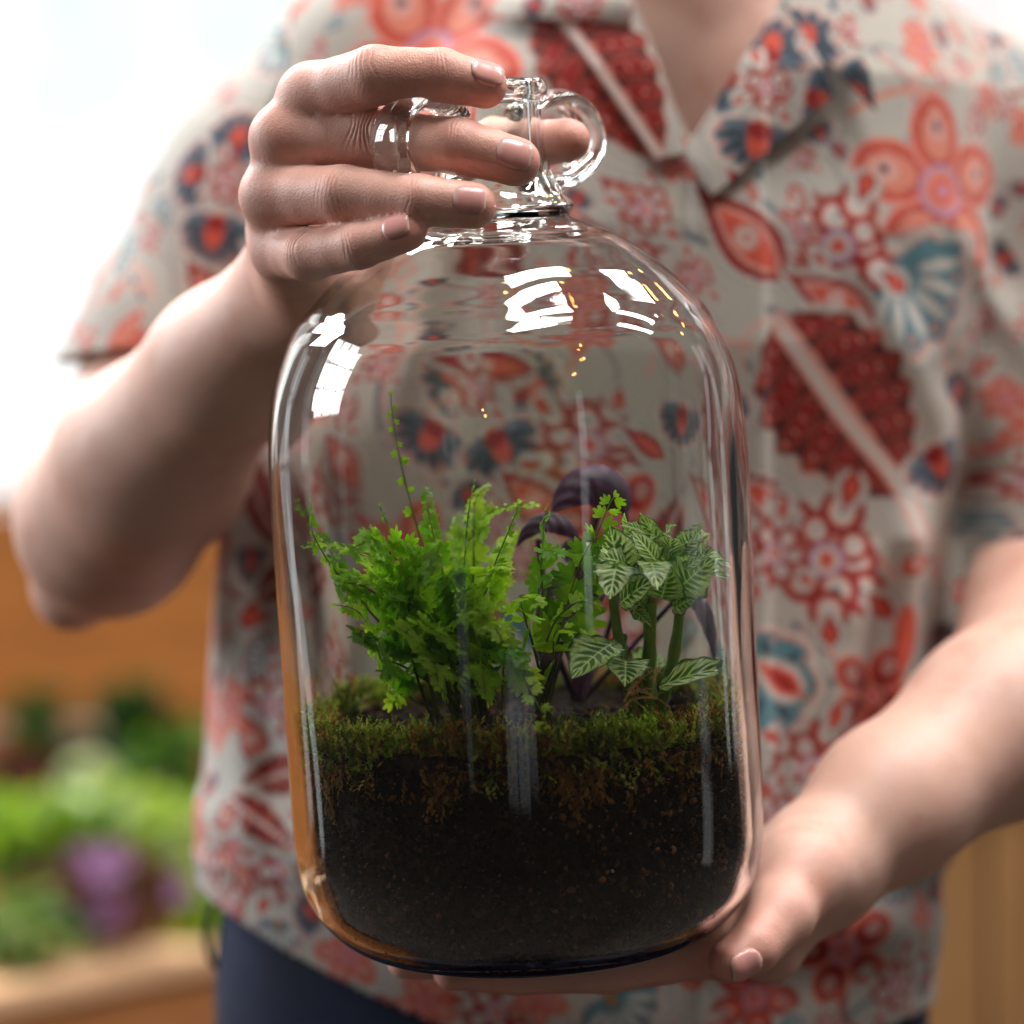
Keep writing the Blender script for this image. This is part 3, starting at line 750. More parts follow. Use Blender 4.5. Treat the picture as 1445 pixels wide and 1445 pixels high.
    # left of the placket, lapel ground
    s.leaf(770, -20, 930, 230, 150, 7)
    # raised sleeve
    s.dark(270, 190, 62, -70); s.dark(215, 225, 56, 180); s.dark(255, 300, 66, 100); s.dark(330, 250, 52, 10); s.beads(268, 238, 46, 61, 7); s.tear(205, 350, 300, 465, 70); s.beads(312, 375, 44, 62, 7)
    s.fan(300, 20, 56, 140); s.tear(345, 60, 360, 170, 40); s.beads(350, 160, 36, 63, 7); s.tear(150, 420, 90, 500, 46, (CORAL, PINK, CORAL2), False)
    # left flank
    s.dark(330, 780, 50, 90); s.tear(390, 860, 310, 880, 44, (RED, RED, CORAL), False); s.fan(372, 935, 48, 180, fill=SLATE); s.beads(372, 1000, 56, 64); s.tear(320, 1000, 370, 1085, 48); s.tear(370, 1060, 450, 1130, 52)
    s.beads(360, 1140, 44, 65); s.flower(330, 1210, 66, 12, 5, (RED, CORAL2)); s.beads(400, 1230, 60, 66); s.beads(300, 1290, 50, 67); s.tear(400, 1180, 470, 1260, 50, (DRED, PINK, RED)); s.fan(390, 1310, 44, 90, fill=SLATE)
    s.leaf(300, 640, 400, 770, 80, 5); s.leaf(430, 800, 340, 850, 50, 4); s.beads(430, 930, 50, 71); s.dark(440, 1000, 44, 30); s.leaf(440, 1080, 330, 1120, 56, 5); s.beads(460, 1170, 50, 72); s.leaf(310, 1130, 420, 1200, 50, 5); s.dark(450, 1290, 40, 200); s.tear(260, 1180, 330, 1150, 44, (RED, PINK, RED)); s.beads(260, 1240, 40, 73)
    # small fillers wherever bare cloth is left, on a jittered lattice over the whole garment
    r = random.Random(5)
    for gy in range(-3, 29):
        for gx in range(-8, 38):
            x, y = gx*56 + r.uniform(-20, 20) + (28 if gy % 2 else 0), gy*56 + r.uniform(-20, 20); k = r.random(); rr = r.uniform(17, 34); a = r.uniform(0, 360)
            i = s.sel(x, y, rr*1.5)
            if not len(i) or s.busy[i].mean() > .34: 
                continue
            # the open cream areas of the photograph stay open
            if any((x - ox)**2/ow**2 + (y - oy)**2/oh**2 < 1 for ox, oy, ow, oh in ((1250, 110, 100, 100), (430, 200, 100, 90), (150, 400, 60, 70), (1040, 450, 50, 50), (1290, 540, 70, 50), (1240, 850, 70, 60), (870, 500, 90, 40), (520, 680, 60, 80))): continue
            if k < .28: s.beads(x, y, rr*1.3, int(x + y), 7)
            elif k < .5: s.tear(x - rr*math.cos(a), y - rr*math.sin(a), x + rr*math.cos(a), y + rr*math.sin(a), rr*1.0)
            elif k < .68: s.flower(x, y, rr*1.5, a, 5)
            elif k < .85: s.dark(x, y, rr*1.1, a)
            else: s.fan(x, y, rr*1.2, a, 5)
    return s.c
U, Vv = cloth_uv(V)
shirt_c = paint(U, Vv)
shirt = mesh_obj('shirt', V, F, SHIRT, person, colors=shirt_c)
sd = shirt.modifiers.new('thickness', 'SOLIDIFY'); sd.thickness = .0012; sd.offset = -1
shirt['label'] = 'cream shirt printed with coral, red and slate blue flowers'

def cloth_patch(name, corners, lift, curl, nu=60, nv=60):
    """four corners given as (x, z) on the chest; laid on the shirt and lifted: lift(u,v) in cm"""
    c = np.array(corners, float); u, v = np.meshgrid(np.linspace(0, 1, nu), np.linspace(0, 1, nv), indexing='ij'); u = u.ravel(); v = v.ravel()
    xz = (c[0]*((1-u)*(1-v))[:, None] + c[1]*(u*(1-v))[:, None] + c[2]*(u*v)[:, None] + c[3]*((1-u)*v)[:, None])
    P = np.stack([xz[:, 0], np.full(len(u), 8.0), xz[:, 1]], 1)
    for _ in range(60): P[:, 1] += np.clip(shirt_sdf(P, None), -.5, 1.2)*.8
    P[:, 1] -= lift(u, v)
    i = np.arange(nu-1)[:, None]*nv; j = np.arange(nv-1)[None]
    Fp = np.stack([i + j, i + j + 1, i + nv + j + 1, i + nv + j], -1).reshape(-1, 4)
    cc = paint(*[q + o for q, o in zip(cloth_uv(P), curl)])
    o = mesh_obj(name, P, Fp, SHIRT, shirt, colors=cc)
    s = o.modifiers.new('thickness', 'SOLIDIFY'); s.thickness = .0022; s.offset = 0
    return o
def XZ(px, py, Y=17): p = C(px, py, Y); return (p[0], p[2])
# lapels and collar leaves lying open beside the neck
cloth_patch('lapel', [XZ(962, 222), XZ(1000, 285), XZ(1175, 135), XZ(1110, -10)], lambda u, v: .3 + .35*np.sin(np.pi*u)*(.2 + .8*v) + .25*v, (-812, 108))
cloth_patch('lapel', [XZ(966, 225), XZ(925, 232), XZ(790, 20), XZ(885, -30)], lambda u, v: .3 + .3*np.sin(np.pi*u)*(.2 + .8*v), (0, 0))
cloth_patch('collar', [XZ(1105, -10), XZ(1150, 75), XZ(1236, 158), XZ(1190, -60)], lambda u, v: .75 + .4*np.sin(np.pi*(.15 + .7*u))*(.4 + .6*v), (-860, 120))
cloth_patch('collar', [XZ(895, -30), XZ(890, 32), XZ(700, 10), XZ(660, -60)], lambda u, v: .9 + .6*np.sin(np.pi*u), (-300, 500))
# jeans and a belt loop
def jeans_sdf(p, cull):
    z = p[:, 2]; a = np.interp(z, (-60, -45, -30, -18, -10), (14.8, 14.8, 14.9, 14.6, 13.4)); b = np.interp(z, (-60, -30, -10), (10.2, 10.2, 9.2))
    d = ((np.abs((p[:, 0] - 2.4)/a)**2.4 + np.abs((p[:, 1] - 26.4)/b)**2.4)**(1/2.4) - 1)*np.minimum(a, b)
    d = np.maximum(d, np.maximum(z + 11, -46 - z))
    d = smin(d, grp([Prim((-4.3, 26.4, -44), (-5, 27, -125), 8.2, 6.0), Prim((10.7, 26.4, -44), (11.5, 27, -125), 8.2, 6.0)], .5, p, cull), 2.0)
    d = np.maximum(d, -127.9 - z)
    return d - .25*fbm(p*np.array((1, 1, .5)), .5, 8, 2)
Vj, Fj = surface_nets(jeans_sdf, (-15, 13, -129), (22, 41, -9), .7)
jeans = mesh_obj('jeans', smooth_mesh(Vj, Fj, 1), Fj, DENIM, person)
tt = np.linspace(0, np.pi, 24); lp = C(310, 1318, 24.5); P, F = sweep(np.stack([lp[0] - .55*np.sin(tt), np.full(24, 24.5), lp[2] + 1.3*np.cos(tt)], 1), (0, 1, 0), np.full(24, .45), np.full(24, .14), 8)
mesh_obj('belt_loop', P, F, DENIM, jeans)

# ================================================================ inside the bottle: soil, pebbles, moss, plants
def soil_top(x, y):                          # height of the soil surface in bottle coordinates
    r = np.hypot(x, y)
    P = np.stack([x, y, x*0], 1)
    return 7.45 + .35*fbm(P, .7, 31, 3) + .5*np.clip(1 - r/5, 0, 1) + .35*np.clip(x/7, -1, 1)*np.clip(y/7, -.5, 1)
seg = 160; zs = np.concatenate([np.linspace(.62, 2.4, 11), np.linspace(2.7, 7.0, 24)])
th = np.linspace(0, 2*np.pi, seg, endpoint=False)
P = []
for z in zs:
    r = wall_r(z) - .16; p = np.stack([r*np.cos(th), r*np.sin(th), np.full(seg, z)], 1); P.append(p)
P = np.concatenate(P); rr = np.hypot(P[:, 0], P[:, 1]); P[:, :2] *= (1 - np.abs(fbm(P, 2.5, 41, 3))*.22/rr)[:, None]
for k in np.linspace(1, 0.02, 26):
    r = k*(wall_r(7.0) - .16); x, y = r*np.cos(th), r*np.sin(th)
    P = np.vstack([P, np.stack([x, y, soil_top(x, y) + .12*fbm(np.stack([x, y, x*0], 1), 4.0, 43, 3)], 1)])
n = len(P)//seg; i = np.arange(n-1)[:, None]*seg; j = np.arange(seg)[None]
F = np.stack([i + j, i + (j+1) % seg, i + seg + (j+1) % seg, i + seg + j], -1).reshape(-1, 4)
soil = mesh_obj('potting_soil', BT(P), F, SOIL)
tag(soil, 'dark brown potting soil filling the lower third of the glass bottle', 'soil', kind='stuff')
def ico():
    b = bmesh.new(); bmesh.ops.create_icosphere(b, subdivisions=1, radius=1); v = np.array([q.co[:] for q in b.verts]); f = np.array([[w.index for w in q.verts] for q in b.faces]); b.free(); return v, f
IV, IF = ico()
def scatter_lumps(name, pts, sizes, cols, mat, parent=None):
    n = len(pts); A = rng.normal(size=(n, len(IV), 1))*.16 + 1
    R = np.linalg.qr(rng.normal(size=(n, 3, 3)))[0]; S = rng.uniform(.6, 1.2, (n, 1, 3))
    V = np.einsum('nij,nkj->nki', R, IV[None]*A*S)*sizes[:, None, None] + pts[:, None]
    F = (IF[None] + (np.arange(n)*len(IV))[:, None, None]).reshape(-1, 3)
    c = np.repeat(cols, len(IV), 0)
    return mesh_obj(name, V.reshape(-1, 3), F, mat, parent, colors=c, smooth=False)
# crumbs of soil pressed against the glass
n = 9000; a = rng.uniform(0, 2*np.pi, n); z = rng.uniform(.8, 7.4, n); s = rng.gamma(1.7, .034, n) + .015; r = wall_r(z) - .05 - s
s = np.minimum(s, .26)
pal = np.array([lin(20, 13, 10), lin(36, 24, 17), lin(58, 38, 25), lin(84, 56, 36), lin(110, 78, 50)]); ci = rng.choice(5, n, p=[.24, .32, .26, .13, .05])
pq = np.stack([r*np.cos(a), r*np.sin(a), z], 1); pat = np.clip(1 + 1.1*fbm(pq, .55, 77, 3) + .35*pq[:, 0]/7.5, .35, 2.4)[:, None]*np.array((1.12, 1, .9))
o = scatter_lumps('soil_crumbs', BT(pq), s, pal[ci]*pat, GRAIN, soil); o['kind'] = 'stuff'
n = 2600; a = rng.uniform(0, 2*np.pi, n); q = np.sqrt(rng.uniform(0, 1, n))*7.2; x, y = q*np.cos(a), q*np.sin(a); s = rng.gamma(2.2, .03, n) + .02
o = scatter_lumps('soil_crumbs', BT(np.stack([x, y, soil_top(x, y) + .02], 1)), np.minimum(s, .22), pal[rng.choice(5, n, p=[.24, .32, .26, .13, .05])], GRAIN, soil); o['kind'] = 'stuff'
# specks of dirt and dried splashes clinging to the inside of the glass
n = 900; a = rng.uniform(-np.pi, np.pi, n); z = 1.5 + rng.gamma(2.2, 2.2, n); k = z < 16; a, z = a[k], z[k]; s = rng.gamma(1.6, .006, len(a)) + .006; r = wall_r(z) - .02 - s*.5
o = scatter_lumps('dirt_specks', BT(np.stack([r*np.cos(a), r*np.sin(a), z], 1)), s, np.array([lin(120, 96, 70), lin(60, 44, 32), lin(168, 150, 124)])[rng.integers(0, 3, len(a))], GRAIN, soil); o['kind'] = 'stuff'
# drainage pebbles at the bottom
n = 900; a = rng.uniform(0, 2*np.pi, n); z = .75 + rng.uniform(0, 1, n)**1.2*2.1; s = rng.uniform(.14, .30, n); r = wall_r(z) - .04 - s
pp = np.array([lin(40, 26, 20), lin(58, 36, 25), lin(30, 24, 21), lin(74, 50, 34)])
peb = scatter_lumps('drainage_pebbles', BT(np.stack([r*np.cos(a), r*np.sin(a), z], 1)), s, pp[rng.integers(0, 4, n)], GRAIN)
tag(peb, 'small brown clay pebbles in the drainage layer at the bottom of the bottle', 'pebbles', kind='stuff')

# ---- moss: many small curved shoots, each a tapering spray of leaflets
def moss_shoots(pts, dirs, lens, cols, nl=9):
    Vs, Fs, Cs = [], [], []; k = 0
    for p, d, L, c in zip(pts, dirs, lens, cols):
        d = d/np.linalg.norm(d); u = np.cross(d, rng.normal(size=3)); u /= np.linalg.norm(u); w = np.cross(d, u)
        bend = (u*rng.normal() + w*rng.normal())*.35
        for i in range(nl):
            t = (i + .6)/nl; q = p + d*(t*L) + bend*(t*t*L); an = rng.uniform(0, 6.28); o = u*math.cos(an) + w*math.sin(an)
            ll = L*.38*(1.15 - .7*t); tip = q + (o*.75 + d*.75)*ll; sd = np.cross(o, d)*ll*.22
            Vs += [q - sd*.6, q + sd*.6, (q + tip)/2 + sd, tip, (q + tip)/2 - sd]; Fs.append((k, k+1, k+2, k+3, k+4)); k += 5
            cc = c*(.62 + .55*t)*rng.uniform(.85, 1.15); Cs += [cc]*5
        Vs += [p - u*.012, p + u*.012, p + d*L + bend*L]; Fs.append((k, k+1, k+2)); k += 3; Cs += [c*.5]*3
    return np.array(Vs), Fs, np.array(Cs)
G1, G2, G3, B1, B2 = (np.array(lin(*q)) for q in ((164, 190, 56), (124, 158, 44), (204, 200, 96), (190, 136, 60), (146, 98, 44)))
pts, dirs, lens, cols = [], [], [], []
def clump(a, z, na, r_in, spread, n, hang, green):
    for _ in range(n):
        aa = a + rng.normal()*na; zz = z + rng.normal()*spread; rr = wall_r(7) - .06 - abs(rng.normal())*r_in
        e = np.array((math.cos(aa), math.sin(aa), 0)); tz = soil_top(np.array([rr*e[0]]), np.array([rr*e[1]]))[0]
        p = np.array((rr*e[0], rr*e[1], max(zz, tz - hang*rng.random())))
        d = np.array((rng.normal()*.5, rng.normal()*.5, 1.0)) if rng.random() > .28*hang else np.array((rng.normal()*.5, rng.normal()*.5, -.7))
        L = rng.uniform(.42, .95)
        rmax = wall_r(7) - .05
        q = p + d/np.linalg.norm(d)*L
        if math.hypot(q[0], q[1]) > rmax: d[:2] -= e[:2]*1.0
        c = ((G1 if rng.random() < .5 else G2)*(.8 + .4*math.sin(aa*11))) if rng.random() < green else (B1*.75 if rng.random() < .5 else B2*.75)
        if rng.random() < .26: c = G3*.85
        pts.append(p); dirs.append(d); lens.append(L); cols.append(c)
for a in np.linspace(0, 2*np.pi, 60, endpoint=False):
    front = math.sin(a) < -.1
    g = .5 + .4*math.sin(a*5 + 1.0) if front else .8
    clump(a, 7.55 + .22*math.sin(a*3 + .5), .07, .55, .16, 66 if front else 34, .55 + .5*math.sin(a*7), float(np.clip(g, .15, .95)))
for a, n, hg in ((-1.22, 150, 2.6), (-1.0, 110, 1.6), (-2.35, 120, 2.0), (-2.7, 90, 1.5), (-1.75, 80, 1.6), (-.45, 110, 1.4), (-2.95, 90, 1.2)): clump(a, 7.35, .06, .3, .35, n, hg, .75)
# a low cushion where the roots of the fern stand
for a, r0 in ((3.6, 5.0), (5.2, 5.0), (5.6, 4.8), (4.2, 5.4)):
    for _ in range(150):
        x, y = r0*math.cos(a) + rng.normal()*.8, r0*math.sin(a) + rng.normal()*.6
        if math.hypot(x, y) > 7.0: continue
        pts.append(np.array((x, y, soil_top(np.array([x]), np.array([y]))[0]))); dirs.append(np.array((rng.normal()*.4, rng.normal()*.4, 1))); lens.append(rng.uniform(.3, .6)); cols.append(G1 if rng.random() < .5 else G2)
# brown roots of the moss hanging into the soil, pressed to the glass
for a in np.concatenate([rng.normal(-1.35, .10, 60), rng.normal(-2.55, .16, 50), rng.normal(-.8, .10, 30), rng.normal(-1.9, .08, 25)]):
    z = 7.4 - abs(rng.normal())*.55; r = wall_r(7) - .08; e = np.array((math.cos(a), math.sin(a), 0))
    pts.append(np.array((r*e[0], r*e[1], z))); dirs.append(np.array((-.25*e[0] + rng.normal()*.3*e[1], -.25*e[1] - rng.normal()*.3*e[0], -1))); lens.append(rng.uniform(.5, 1.1)); cols.append([B1*.7, B2*.7, np.array(lin(140, 92, 38))][rng.integers(3)])
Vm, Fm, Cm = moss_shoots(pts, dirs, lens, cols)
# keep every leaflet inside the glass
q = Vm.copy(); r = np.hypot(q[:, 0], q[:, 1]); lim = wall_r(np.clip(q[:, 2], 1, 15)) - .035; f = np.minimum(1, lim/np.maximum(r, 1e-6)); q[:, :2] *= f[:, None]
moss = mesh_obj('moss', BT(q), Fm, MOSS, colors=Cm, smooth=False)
tag(moss, 'green and brown moss carpet ringing the soil against the glass', 'moss', kind='stuff')

def tube(path, rad, seg=7):
    path = np.asarray(path, float); n = len(path); tan = np.gradient(path, axis=0); tan /= np.maximum(np.linalg.norm(tan, axis=1), 1e-9)[:, None]
    ref = np.array((.3, .9, .2)); P = []
    for i in range(n):
        u = np.cross(tan[i], ref); u /= np.linalg.norm(u); w = np.cross(tan[i], u)
        for k in range(seg): a = 2*math.pi*k/seg; P.append(path[i] + rad[i]*(u*math.cos(a) + w*math.sin(a)))
    F = [(i*seg + k, i*seg + (k+1) % seg, (i+1)*seg + (k+1) % seg, (i+1)*seg + k) for i in range(n-1) for k in range(seg)]
    return np.array(P), F
def bez(a, b, c, n): t = np.linspace(0, 1, n)[:, None]; return a*(1-t)**2 + 2*b*t*(1-t) + c*t*t
def clamp_in(P, pad=.12):
    q = BI(P); r = np.hypot(q[:, 0], q[:, 1]); lim = wall_r(np.clip(q[:, 2], 1, 17)) - pad; f = np.minimum(1, lim/np.maximum(r, 1e-6)); q[:, :2] *= f[:, None]; return BT(q)

# ---- fern
def leaflet(V, F, Cc, p, d, nrm, L, col, lobes):
    """a lobed, toothed little leaf blade: fan round its foot"""
    d = d/np.linalg.norm(d); s = np.cross(nrm, d); s /= np.linalg.norm(s); nrm = np.cross(d, s)
    k = len(V); V.append(p); Cc.append(col*.8); m = lobes*4 + 1; cup = rng.normal()*.22; tw = rng.normal()*.25
    for i in range(m):
        a = (i/(m-1) - .5)*2.25
        r = L*(.62 + .38*math.cos(a*.95))*(.68 + .36*abs(math.sin(math.pi*lobes*i/(m-1))))*rng.uniform(.95, 1.05)
        x, y = r*math.cos(a), r*math.sin(a)*.92
        V.append(p + d*x + s*y + nrm*(cup*abs(y) + tw*y*.5 - .10*x*x/max(L, .01) + rng.normal()*.03*L)); Cc.append(col*rng.uniform(.92, 1.12))
    for i in range(m - 1): F.append((k, k + 1 + i, k + 2 + i))
FG = [np.array(lin(*q)) for q in ((142, 192, 40), (168, 210, 52), (114, 172, 36), (184, 218, 72))]
def frond(parent, base, mid, tip, Lmax=.62, gap=.30, start=.22, compound=True, big=False):
    path = bez(base, mid, tip, 40); wv = rng.normal(size=3)*.22; path = path + (np.sin(np.linspace(0, 1, 40)*rng.uniform(3, 6)))[:, None]*wv
    tot = np.linalg.norm(np.diff(path, axis=0), axis=1).sum()
    tan = np.gradient(path, axis=0); tan /= np.linalg.norm(tan, axis=1)[:, None]
    P, Fr = tube(path, np.linspace(.055, .016, 40), 5)
    V = list(P); F = list(Fr); stemc = np.array(lin(78, 82, 30)); tipc = np.array(lin(112, 150, 44)); Cc = [stemc*(1 - t) + tipc*t for t in np.repeat(np.linspace(0, 1, 40), 5)]
    col = FG[rng.integers(4)]*rng.uniform(.85, 1.1)
    up = np.array((0, -.85, .55)) + rng.normal(size=3)*.4; Lmax = Lmax*1.3; gap = gap*1.9
    s = start; side = 1
    while s < 1.0:
        i = min(39, int(s*39)); p = path[i]; t = tan[i]; sd = np.cross(t, up); sd /= np.linalg.norm(sd); nr = np.cross(sd, t)
        prof = math.sin(math.pi*min(1, (.16 + .9*(1 - s))**.8))**.7 if s > .3 else .75 + .5*(s - start)
        L = Lmax*max(.40, min(1, 1.35*(1 - s)**.6))*rng.uniform(.85, 1.15)
        d = sd*side*.85 + t*.45 + nr*rng.normal()*.22 + np.array((0, 0, -.1))
        if big: leaflet(V, F, Cc, p + d*.05, d, nr + rng.normal(size=3)*.35, L*1.25, col*rng.uniform(.9, 1.15), 4)
        elif compound and L > .36:
            q = p + d/np.linalg.norm(d)*L*.9
            for w in np.linspace(0, 1, 4):
                V.append(p + (q - p)*w); Cc.append(tipc)
            for w in (.30, .62):
                for s2 in (-1, 1): 
                    dd = d/np.linalg.norm(d)*.6 + np.cross(nr, d)*s2*.8
                    leaflet(V, F, Cc, p + (q - p)*w, dd, nr + rng.normal(size=3)*.4, L*rng.uniform(.6, .85)*(1.1 - .25*w), col*rng.uniform(.88, 1.14), 3)
            leaflet(V, F, Cc, q - d*.1*L, d, nr + rng.normal(size=3)*.2, L*.72, col*rng.uniform(.95, 1.2), 3)
        else: leaflet(V, F, Cc, p + d*.03, d, nr + rng.normal(size=3)*.25, L*1.0, col*rng.uniform(.9, 1.15), 3)
        if big: s += gap*.35/tot
        side = -side; s += gap*.5/tot*max(.5, L/Lmax)*1.25
    leaflet(V, F, Cc, path[-1], tan[-1], up, Lmax*.3, col*1.1, 2)
    return mesh_obj('frond', clamp_in(np.array(V)), F, FERN, parent, origin=base, colors=np.array(Cc), smooth=True)
fb = BT([(-1.9, -1.2, 7.6)])[0]
fern = empty('fern', fb); tag(fern, 'bright green fern with feathery lobed fronds, the bushy plant in the bottle', 'fern')
def J(s=.35): return rng.normal(size=3)*s*np.array((1, 1, .3))
spec = [  # middle control pixel+depth, tip pixel+depth, leaflet length, gap, start
 ((598, 800, .5), (556, 566, -.6), .34, .62, .36), ((548, 820, 0), (552, 705, -1), .36, .6, .5), ((470, 860, -2), (443, 700, -2.4), .42, .34, .3), ((560, 720, -1), (436, 770, -2.0), .46, .34, .3),
 ((600, 690, 1.5), (752, 712, 1.2), .46, .30, .3), ((640, 700, 1.5), (700, 672, 2.5), .44, .34, .35), ((640, 760, -1), (668, 680, -1), .38, .34, .3), ((700, 790, -2), (716, 720, -2.2), .36, .4, .4),
 ((520, 760, -3), (462, 838, -4), .54, .32, .3), ((560, 700, -3.5), (492, 775, -4.2), .56, .3, .3), ((560, 740, -4), (606, 812, -5.6), .64, .28, .25), ((620, 760, -4), (690, 880, -6), .66, .28, .25),
 ((560, 800, -4), (640, 930, -6.3), .66, .28, .25), ((520, 850, -3.5), (478, 912, -4.6), .56, .3, .3), ((540, 880, -4), (522, 965, -5.4), .56, .3, .3), ((640, 840, -5), (590, 985, -6.3), .6, .3, .3),
 ((690, 840, -4.5), (740, 960, -6.0), .6, .3, .3), ((720, 880, -4), (772, 1025, -5.8), .5, .32, .35), ((700, 800, -2), (770, 850, -4.5), .58, .3, .3), ((720, 740, -1), (800, 790, -3), .60, .3, .35),
 ((760, 790, -1), (770, 720, -2.5), .66, .34, .45), ((800, 740, -1.5), (862, 700, -2.5), .60, .36, .35), ((790, 800, -2), (850, 770, -3), .62, .34, .4), ((770, 830, -2.5), (835, 850, -3.6), .54, .34, .4), ((760, 860, -3), (845, 905, -4), .5, .34, .4),
 ((600, 720, 0), (610, 720, 2), .46, .32, .35), ((560, 760, 1.5), (500, 740, 3), .44, .32, .3), ((680, 740, 2), (760, 760, 3.5), .48, .32, .3), ((620, 780, 2), (640, 730, 4), .46, .32, .3), ((600, 740, -1), (600, 690, .5), .40, .3, .35),
 ((470, 800, -.5), (416, 700, 1.8), .36, .34, .4), ((520, 900, -2), (470, 860, -1.5), .48, .3, .3), ((600, 860, -4), (560, 900, -6), .62, .28, .25), ((660, 880, -4), (690, 980, -6.2), .6, .28, .25), ((640, 790, -3), (640, 830, -5.8), .64, .28, .25),
 ((580, 790, -3), (545, 850, -5.6), .62, .28, .25), ((660, 760, -2), (720, 810, -4.8), .58, .28, .3), ((540, 760, -2), (520, 800, -4.8), .58, .28, .25), ((600, 780, -3), (575, 770, -4.4), .58, .28, .3), ((680, 820, -3.5), (720, 900, -5.8), .6, .28, .3)]
for m, t, L, g, st in spec:
    right = t[0] > 765
    b = (BT([(.9, -2.2, 7.6)])[0] if right else fb) + J(.5)
    frond(fern, b, C(*m), C(*t), L, g, st, compound=L > .45, big=right)

# ---- nerve plant with white-veined leaves
DK, MD, VN = np.array(lin(34, 86, 26)), np.array(lin(86, 144, 40)), np.array(lin(226, 240, 178))
def nerve_leaf(parent, foot, tip, nrm, Wd, bend=.2, vein=1.0, shade=1.0):
    nu, nv = 60, 41; shade = rng.uniform(.95, 1.4)
    d = tip - foot; L = np.linalg.norm(d); d = d/L; nrm = np.asarray(nrm, float); s = np.cross(nrm, d); s /= np.linalg.norm(s); nrm = np.cross(d, s)
    t, v = np.meshgrid(np.linspace(0, 1, nu), np.linspace(-1, 1, nv), indexing='ij'); t = t.ravel(); v = v.ravel()
    w = Wd/2*np.maximum(np.sin(np.pi*t**.72)**.85, .03)*(1 + .05*np.sin(t*31 + np.sign(v)*foot[2]*3))
    y = v*w; x = t*L
    zz = -bend*L*(t - .35)**2 + .38*np.abs(y) + .07*np.sin(t*24 - np.abs(v)*6)*np.abs(v)*(1.1-t) + .05*np.sin(t*9 + foot[0]*5)*np.abs(v)
    P = foot + x[:, None]*d + y[:, None]*s + zz[:, None]*nrm
    av = np.abs(v)
    ph = (t - .34*av)*7.2; br = np.abs((ph % 1) - .5)
    mid = np.clip(1.25 - av*w/.035, 0, 1)
    wob = .07*fbm(P, 5, int(abs(foot[0]*50 + tip[2]*31)) % 997, 2)
    fr = ((ph + wob) % 1) - .5; hw = .15 - .075*av
    line = lambda q: np.clip(1.35 - np.abs(q)/hw, 0, 1)
    lat = np.maximum(line(fr), np.maximum(line(np.abs(fr) - .75*(av - .22))*(av > .22), .8*line(np.abs(fr) - .62*(av - .55))*(av > .55)))
    lat = lat*np.clip((.93 - av)/.12, 0, 1)*np.clip((.95 - t)/.06, 0, 1)*np.clip(t/.05, 0, 1)
    m = np.clip(np.maximum(mid, lat), 0, 1)*vein
    g = np.clip(.5 + .5*fbm(P, 3, 5, 2), 0, 1)[:, None]; edge = np.clip((av - .72)/.2, 0, 1)[:, None]; g = g*(1 - .6*edge)
    c = (DK*(1-g) + MD*g); c = c*(1 - m[:, None]) + VN*m[:, None]; c = c*shade
    i = np.arange(nu-1)[:, None]*nv; j = np.arange(nv-1)[None]
    F = np.stack([i + j, i + j + 1, i + nv + j + 1, i + nv + j], -1).reshape(-1, 4)
    return mesh_obj('leaf', clamp_in(P, .06), F, NERVE, parent, origin=foot, colors=c)
nb = C(905, 975, .0); nb = BI(nb)[0]; nb[2] = soil_top(nb[:1], nb[1:2])[0] - .1; nb = BT([nb])[0]
nerve = empty('nerve_plant', nb); tag(nerve, 'nerve plant with white-veined dark green leaves on thick stems beside the fern', 'plant')
STC = np.array(lin(128, 152, 76))
tops = [C(862, 836, -1.2), C(915, 850, -1.6), C(958, 834, -.8), C(905, 862, 1.0)]
for k, (tp, r) in enumerate(zip(tops, (.19, .23, .21, .13))):
    b = nb + np.array(((k - 1)*.2, .2*(k % 2), -.1)); path = bez(b, (b + tp)/2 + np.array(((-.25, .05, .45, 0)[k], 0, .1)), tp, 22)
    P, F = tube(path, np.linspace(r, r*.85, 22) + .04*np.exp(-((np.arange(22) - 12)/1.5)**2), 10)
    mesh_obj('stem', P, F, NERVE, nerve, colors=np.tile(STC, (len(P), 1))*np.repeat(np.linspace(.75, 1.1, 22), 10)[:, None])
